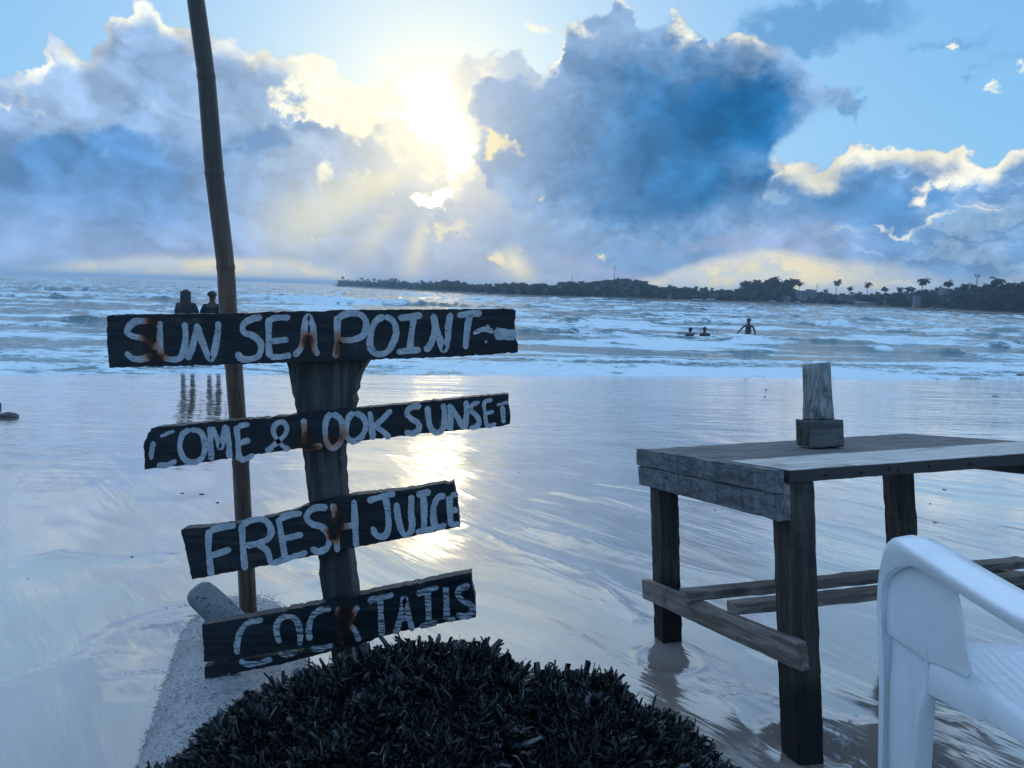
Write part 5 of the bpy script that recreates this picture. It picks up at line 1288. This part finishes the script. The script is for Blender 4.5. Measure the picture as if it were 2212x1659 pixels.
for k, (x, yt) in enumerate(pl1+pl2+pl3):
    s = shore_pt(x); D = math.hypot(s.x, s.y); loc = shore_obj(x, D*(.22 if x < 1585 else .16)); h_ = fit_h(x, loc, yt)/.98
    right = x > 1585
    lab = ('tall palm in the clump that rises above the far shore' if 1585 < x < 1730 else 'palm rising from the dark wood on the right of the far shore') if right else ('tiny hazy palm on the thin headland across the bay' if x < 1150 else 'small hazy palm between hill and clump across the bay')
    if k == len(pl1)+16: lab = 'lone full crowned palm standing clear just right of the tall clump'
    if k == len(pl1)+24: lab = 'left one of two tall slim palms standing clear above the right wood'
    if k == len(pl1)+25: lab = 'right one of two tall slim palms standing clear above the right wood'
    if k == len(pl1)+28: lab = 'high palm crown topping the wood near the right edge'
    if 1585 < x < 1730: lab = 'tall palm in the '+('left third' if x < 1640 else 'middle' if x < 1680 else 'right third')+' of the clump that rises above the far shore'
    elif x < 1150: lab = 'tiny hazy palm on the headland, '+('near its far left tip' if x < 765 else 'in the thick row right of its tip' if x < 815 else 'in the thick row left of its middle' if x < 870 else 'where the palms thin out' if x < 940 else 'standing alone above the right half')
    if k >= len(pl1)+len(pl2) and x > 1730: lab = 'low palm crown '+('by the mast and antennas' if x > 2060 else 'near the two slim palms' if x > 1890 else 'just right of the white two storey house')+' in the right wood'
    wreal = (22 if k < len(pl1)+len(pl2) else 17) if right else 9
    put(palms[k % 5], loc-Vector((0, 0, .1)), h_, lab, 'palms along the far shore', w=max(.35, min(1.15, (wreal*1.5/FPX*D*1.2)/(h_*.44)))*rt.uniform(.85, 1.15))
# low scrub mass that closes the foot of the woods
rg = np.random.default_rng(9); VV = []
for px in np.arange(735, 2420, 1.1):
    s = shore_pt(px); D = math.hypot(s.x, s.y)
    for k in range(9):
        x = px+rg.uniform(-1, 1); d = D*rg.uniform(.035, .34)+3; b_ = terr(float(x), float(d)); hmax = (skyl(x)+6)
        zt = max(.5, (aty(x, hmax+rg.uniform(0, 10), b_.y).z-b_.z)*.72)
        c = np.array(b_)+np.array([0, 0, rg.uniform(0, zt)]); a = rg.normal(size=3); a /= np.linalg.norm(a); b2 = np.cross(a, rg.normal(size=3)); b2 /= np.linalg.norm(b2)
        sz = D*.0062*rg.uniform(.5, 1.3); VV += [c+a*sz, c+b2*sz*.7, c-a*sz, c-b2*sz*.7]
VV = np.array(VV); tag(link('scrub', mesh_np('scrub', VV, quads=np.arange(len(VV)).reshape(-1, 4)), M_leaf, None, False), 'dark scrub closing the foot of the woods on the far shore', kind='stuff')
# houses glimpsed among the trees
M_wall = plain('pale_wall', (.22, .23, .24), .8); M_roof = plain('grey_roof', (.20, .21, .22), .7); M_roofb = plain('pale_blue_roof', (.20, .36, .42), .6); M_hole = plain('dark_window', (.02, .025, .03), .3)
def box_bm(x0, x1, y0, y1, z0, z1):
    bm = bmesh.new(); bmesh.ops.create_cube(bm, size=1, matrix=Matrix.Translation(((x0+x1)/2, (y0+y1)/2, (z0+z1)/2)) @ Matrix.Diagonal((x1-x0, y1-y0, z1-z0, 1))); return bm
def house(px, ytop, ybot, wpx, label, roof='gable', mat=M_wall, rmat=M_roof, dfr=.08, win=0):
    s = shore_pt(px); D = math.hypot(s.x, s.y); Y = terr(px, D*dfr+2).y
    c = aty(px, ybot, Y); t = aty(px, ytop, Y); dep = (c-CAMP).dot(_f); w = wpx/FPX*dep; h_ = t.z-c.z
    base = terr(px, D*dfr+2).z; e = empty('house', (c.x, c.y, base), label, 'house'); z0 = min(0, 0); hw = max(.4, t.z-base)
    e.rotation_euler = (0, 0, rt.uniform(-.3, .3))
    wh = hw if roof == 'flat' else hw-h_*.38
    bm = box_bm(-w/2, w/2, 0, w*.7, -.3, wh); me = bpy.data.meshes.new('wall'); bm.to_mesh(me); bm.free(); link('wall', me, mat, None, False).parent = e
    ov = w*.06
    if roof == 'flat': bm = box_bm(-w/2-ov, w/2+ov, -ov, w*.7+ov, wh+.005, wh+hw*.05)
    elif roof == 'dome':
        bm = bmesh.new(); bmesh.ops.create_cone(bm, cap_ends=True, segments=6, radius1=w*.62, radius2=w*.12, depth=h_*.42, matrix=Matrix.Translation((0, w*.35, wh+h_*.21+.005)))
    else:
        bm = bmesh.new(); vs = [bm.verts.new(q) for q in ((-w/2-ov, -ov, wh+.004), (w/2+ov, -ov, wh+.004), (w/2+ov, w*.7+ov, wh+.004), (-w/2-ov, w*.7+ov, wh+.004), (-w/2-ov, w*.35, hw), (w/2+ov, w*.35, hw))]
        for f in ((0, 1, 5, 4), (2, 3, 4, 5), (0, 4, 3), (1, 2, 5), (3, 2, 1, 0)): bm.faces.new([vs[i] for i in f])
    me = bpy.data.meshes.new('roof'); bm.to_mesh(me); bm.free(); link('roof', me, rmat, None, False).parent = e
    for k in range(win):
        cx_ = -w/2+w*(k+.5)/win
        for fl in ((.35,) if win < 3 else (.25, .62)):
            bm = box_bm(cx_-w*.05, cx_+w*.05, -.03, .02, wh-h_*.62*(1-fl)-h_*.12, wh-h_*.62*(1-fl)+h_*.10); me = bpy.data.meshes.new('window'); bm.to_mesh(me); bm.free(); link('window', me, M_hole, None, False).parent = e
    return e
house(1733, 629, 652, 24, 'white two storey house right of the tall palm clump', 'flat', win=3, dfr=.05)
house(1752, 627, 648, 18, 'pale house half hidden behind the white two storey house', 'flat', win=2, dfr=.07)
house(1700, 640, 650, 14, 'small pale gabled house at the foot of the tall clump', 'gable', win=1, dfr=.04)
house(1606, 612, 640, 16, 'house with a pale blue pointed roof left of the tall clump', 'dome', rmat=M_roofb, dfr=.2)
house(1509, 646, 652, 22, 'long low pale roofed shed near the water left of the clump', 'gable', rmat=M_wall, dfr=.02)
house(1536, 645, 651, 16, 'second low shed beside the long pale roofed one', 'gable', rmat=M_wall, dfr=.02)
house(1446, 636, 647, 6, 'narrow pale hut at the foot of the hill', 'flat', dfr=.04)
house(1351, 629, 634, 20, 'pale roof showing halfway up the wooded hill', 'gable', dfr=.12)
house(1873, 652, 658, 40, 'long low building with a pale roof in the right wood', 'gable', dfr=.03)
house(1671, 649, 654, 12, 'low pale hut under the tall palm clump by the beach', 'gable', rmat=M_wall, dfr=.015)
house(1724, 651, 655, 10, 'tiny white boat shed below the white two storey house', 'gable', rmat=M_wall, dfr=.012)
house(1982, 640, 655, 14, 'grey house wall glimpsed in the right wood', 'flat', win=2, dfr=.035)
house(2046, 625, 640, 20, 'house with a pale roof edge high in the right wood', 'flat', dfr=.12, win=2)
house(2029, 668, 675, 10, 'small white hut low on the right beach', 'gable', rmat=M_wall, dfr=.012)
house(2012, 669, 674, 7, 'smallest white hut left of the hut on the right beach', 'gable', rmat=M_wall, dfr=.012)
# lattice masts
M_mast = plain('mast_steel', (.30, .22, .22), .5)
def mast(px, ytop, ybot, wpx, label, dfr=.3, antennas=False):
    s = shore_pt(px); D = math.hypot(s.x, s.y); loc = terr(px, D*dfr); H_ = aty(px, ytop, loc.y).z-loc.z; dep = loc.y; w = wpx/FPX*dep/2
    e = empty('lattice_mast', loc, label, 'mast')
    n = 14
    for sx, sy in ((1, 1), (1, -1), (-1, -1), (-1, 1)):
        tube('leg', [Vector((sx*w, sy*w, 0)), Vector((sx*w*.4, sy*w*.4, H_))], [w*.14, w*.10], M_mast, None, 4).parent = e
    V, F = [], []
    cs = [(1, 1), (1, -1), (-1, -1), (-1, 1)]
    for i in range(n):
        for k in range(4):
            a, c = cs[k], cs[(k+1) % 4]; f0 = 1-.6*i/n; f1 = 1-.6*(i+1)/n
            v_, f_ = tube_mesh([Vector((a[0]*w*f0, a[1]*w*f0, H_*i/n)), Vector((c[0]*w*f1, c[1]*w*f1, H_*(i+1)/n))], [w*.07, w*.07], 3); nb = len(V); V += v_; F += [[q+nb for q in g] for g in f_]
    link('bracing', mesh_np('bracing', V, faces=F), M_mast, None, False).parent = e
    if antennas:
        for a in range(3):
            q = Vector((math.cos(a*2.1)*w*1.9, math.sin(a*2.1)*w*1.9, H_*.97)); bm = bmesh.new(); bmesh.ops.create_cube(bm, size=1, matrix=Matrix.Translation(q) @ Matrix.Diagonal((w*.6, w*.6, H_*.10, 1))); me = bpy.data.meshes.new('antenna'); bm.to_mesh(me); bm.free(); link('antenna', me, M_wall, None, False).parent = e
            tube('antenna_arm', [Vector((0, 0, H_*.96)), q], [w*.12, w*.12], M_mast, None, 4).parent = e
mast(1233, 592.5, 625, 3.0, 'shorter of the two masts on the hill across the bay', .35)
mast(1325, 573, 612, 3.2, 'tallest mast standing on top of the wooded hill', .62)
mast(2103, 593, 620, 4.5, 'mast with antennas above the wood near the right edge', .18, True)
mast(1762, 612, 640, 2.0, 'thin mast beside the white two storey house', .08)
# faint distant hills beyond the sea
hp = [(380, 0), (400, 1.6), (430, 3.2), (460, 5.2), (495, 5.5), (520, 4.6), (545, 2.8), (565, 2.2), (590, 3.2), (620, 2.6), (660, 1.4), (690, .8), (720, 0)]
Dh = 2600.; G = []
for x in np.arange(380, 721, 5.0):
    e_ = float(np.interp(x, [q[0] for q in hp], [q[1] for q in hp])); yb = horizon(x); v0 = aty(x, yb+.5, Dh); v1 = aty(x, yb-e_*1.0, Dh); v1.z += 4*mnoise.noise(Vector((x*.07, 0, 0)))
    G.append([Vector((v0.x, Dh-120, -6)), Vector((v1.x, Dh-40, v1.z*.7)), v1, Vector((v0.x*1.06, Dh+200, -6))])
me = mesh_np('hills', [p for r in G for p in r], quads=grid_quads(len(G), 4)); tag(link('hills', me, M_leaf), 'faint pale hills on the horizon left of the headland', kind='structure')
# ---------------------------------------------------------------- haze
bm = bmesh.new(); bmesh.ops.create_cube(bm, size=1, matrix=Matrix.Translation((0, 0, 5)) @ Matrix.Diagonal((13000, 13000, 34, 1)))
for v in bm.verts: v.co.z = -12 if v.co.z < 0 else 11.5
me = bpy.data.meshes.new('haze'); bm.to_mesh(me); bm.free()
mh = bpy.data.materials.new('haze'); mh.use_nodes = True; nt = mh.node_tree; nt.nodes.clear()
pv = nt.nodes.new('ShaderNodeVolumePrincipled'); pv.inputs['Color'].default_value = (.76, .90, 1.0, 1); pv.inputs['Density'].default_value = .0008; pv.inputs['Anisotropy'].default_value = .3
ot = nt.nodes.new('ShaderNodeOutputMaterial'); nt.links.new(pv.outputs[0], ot.inputs['Volume'])
hz = link('haze', me, mh, None, False); tag(hz, 'pale sea haze over the bay', kind='stuff')
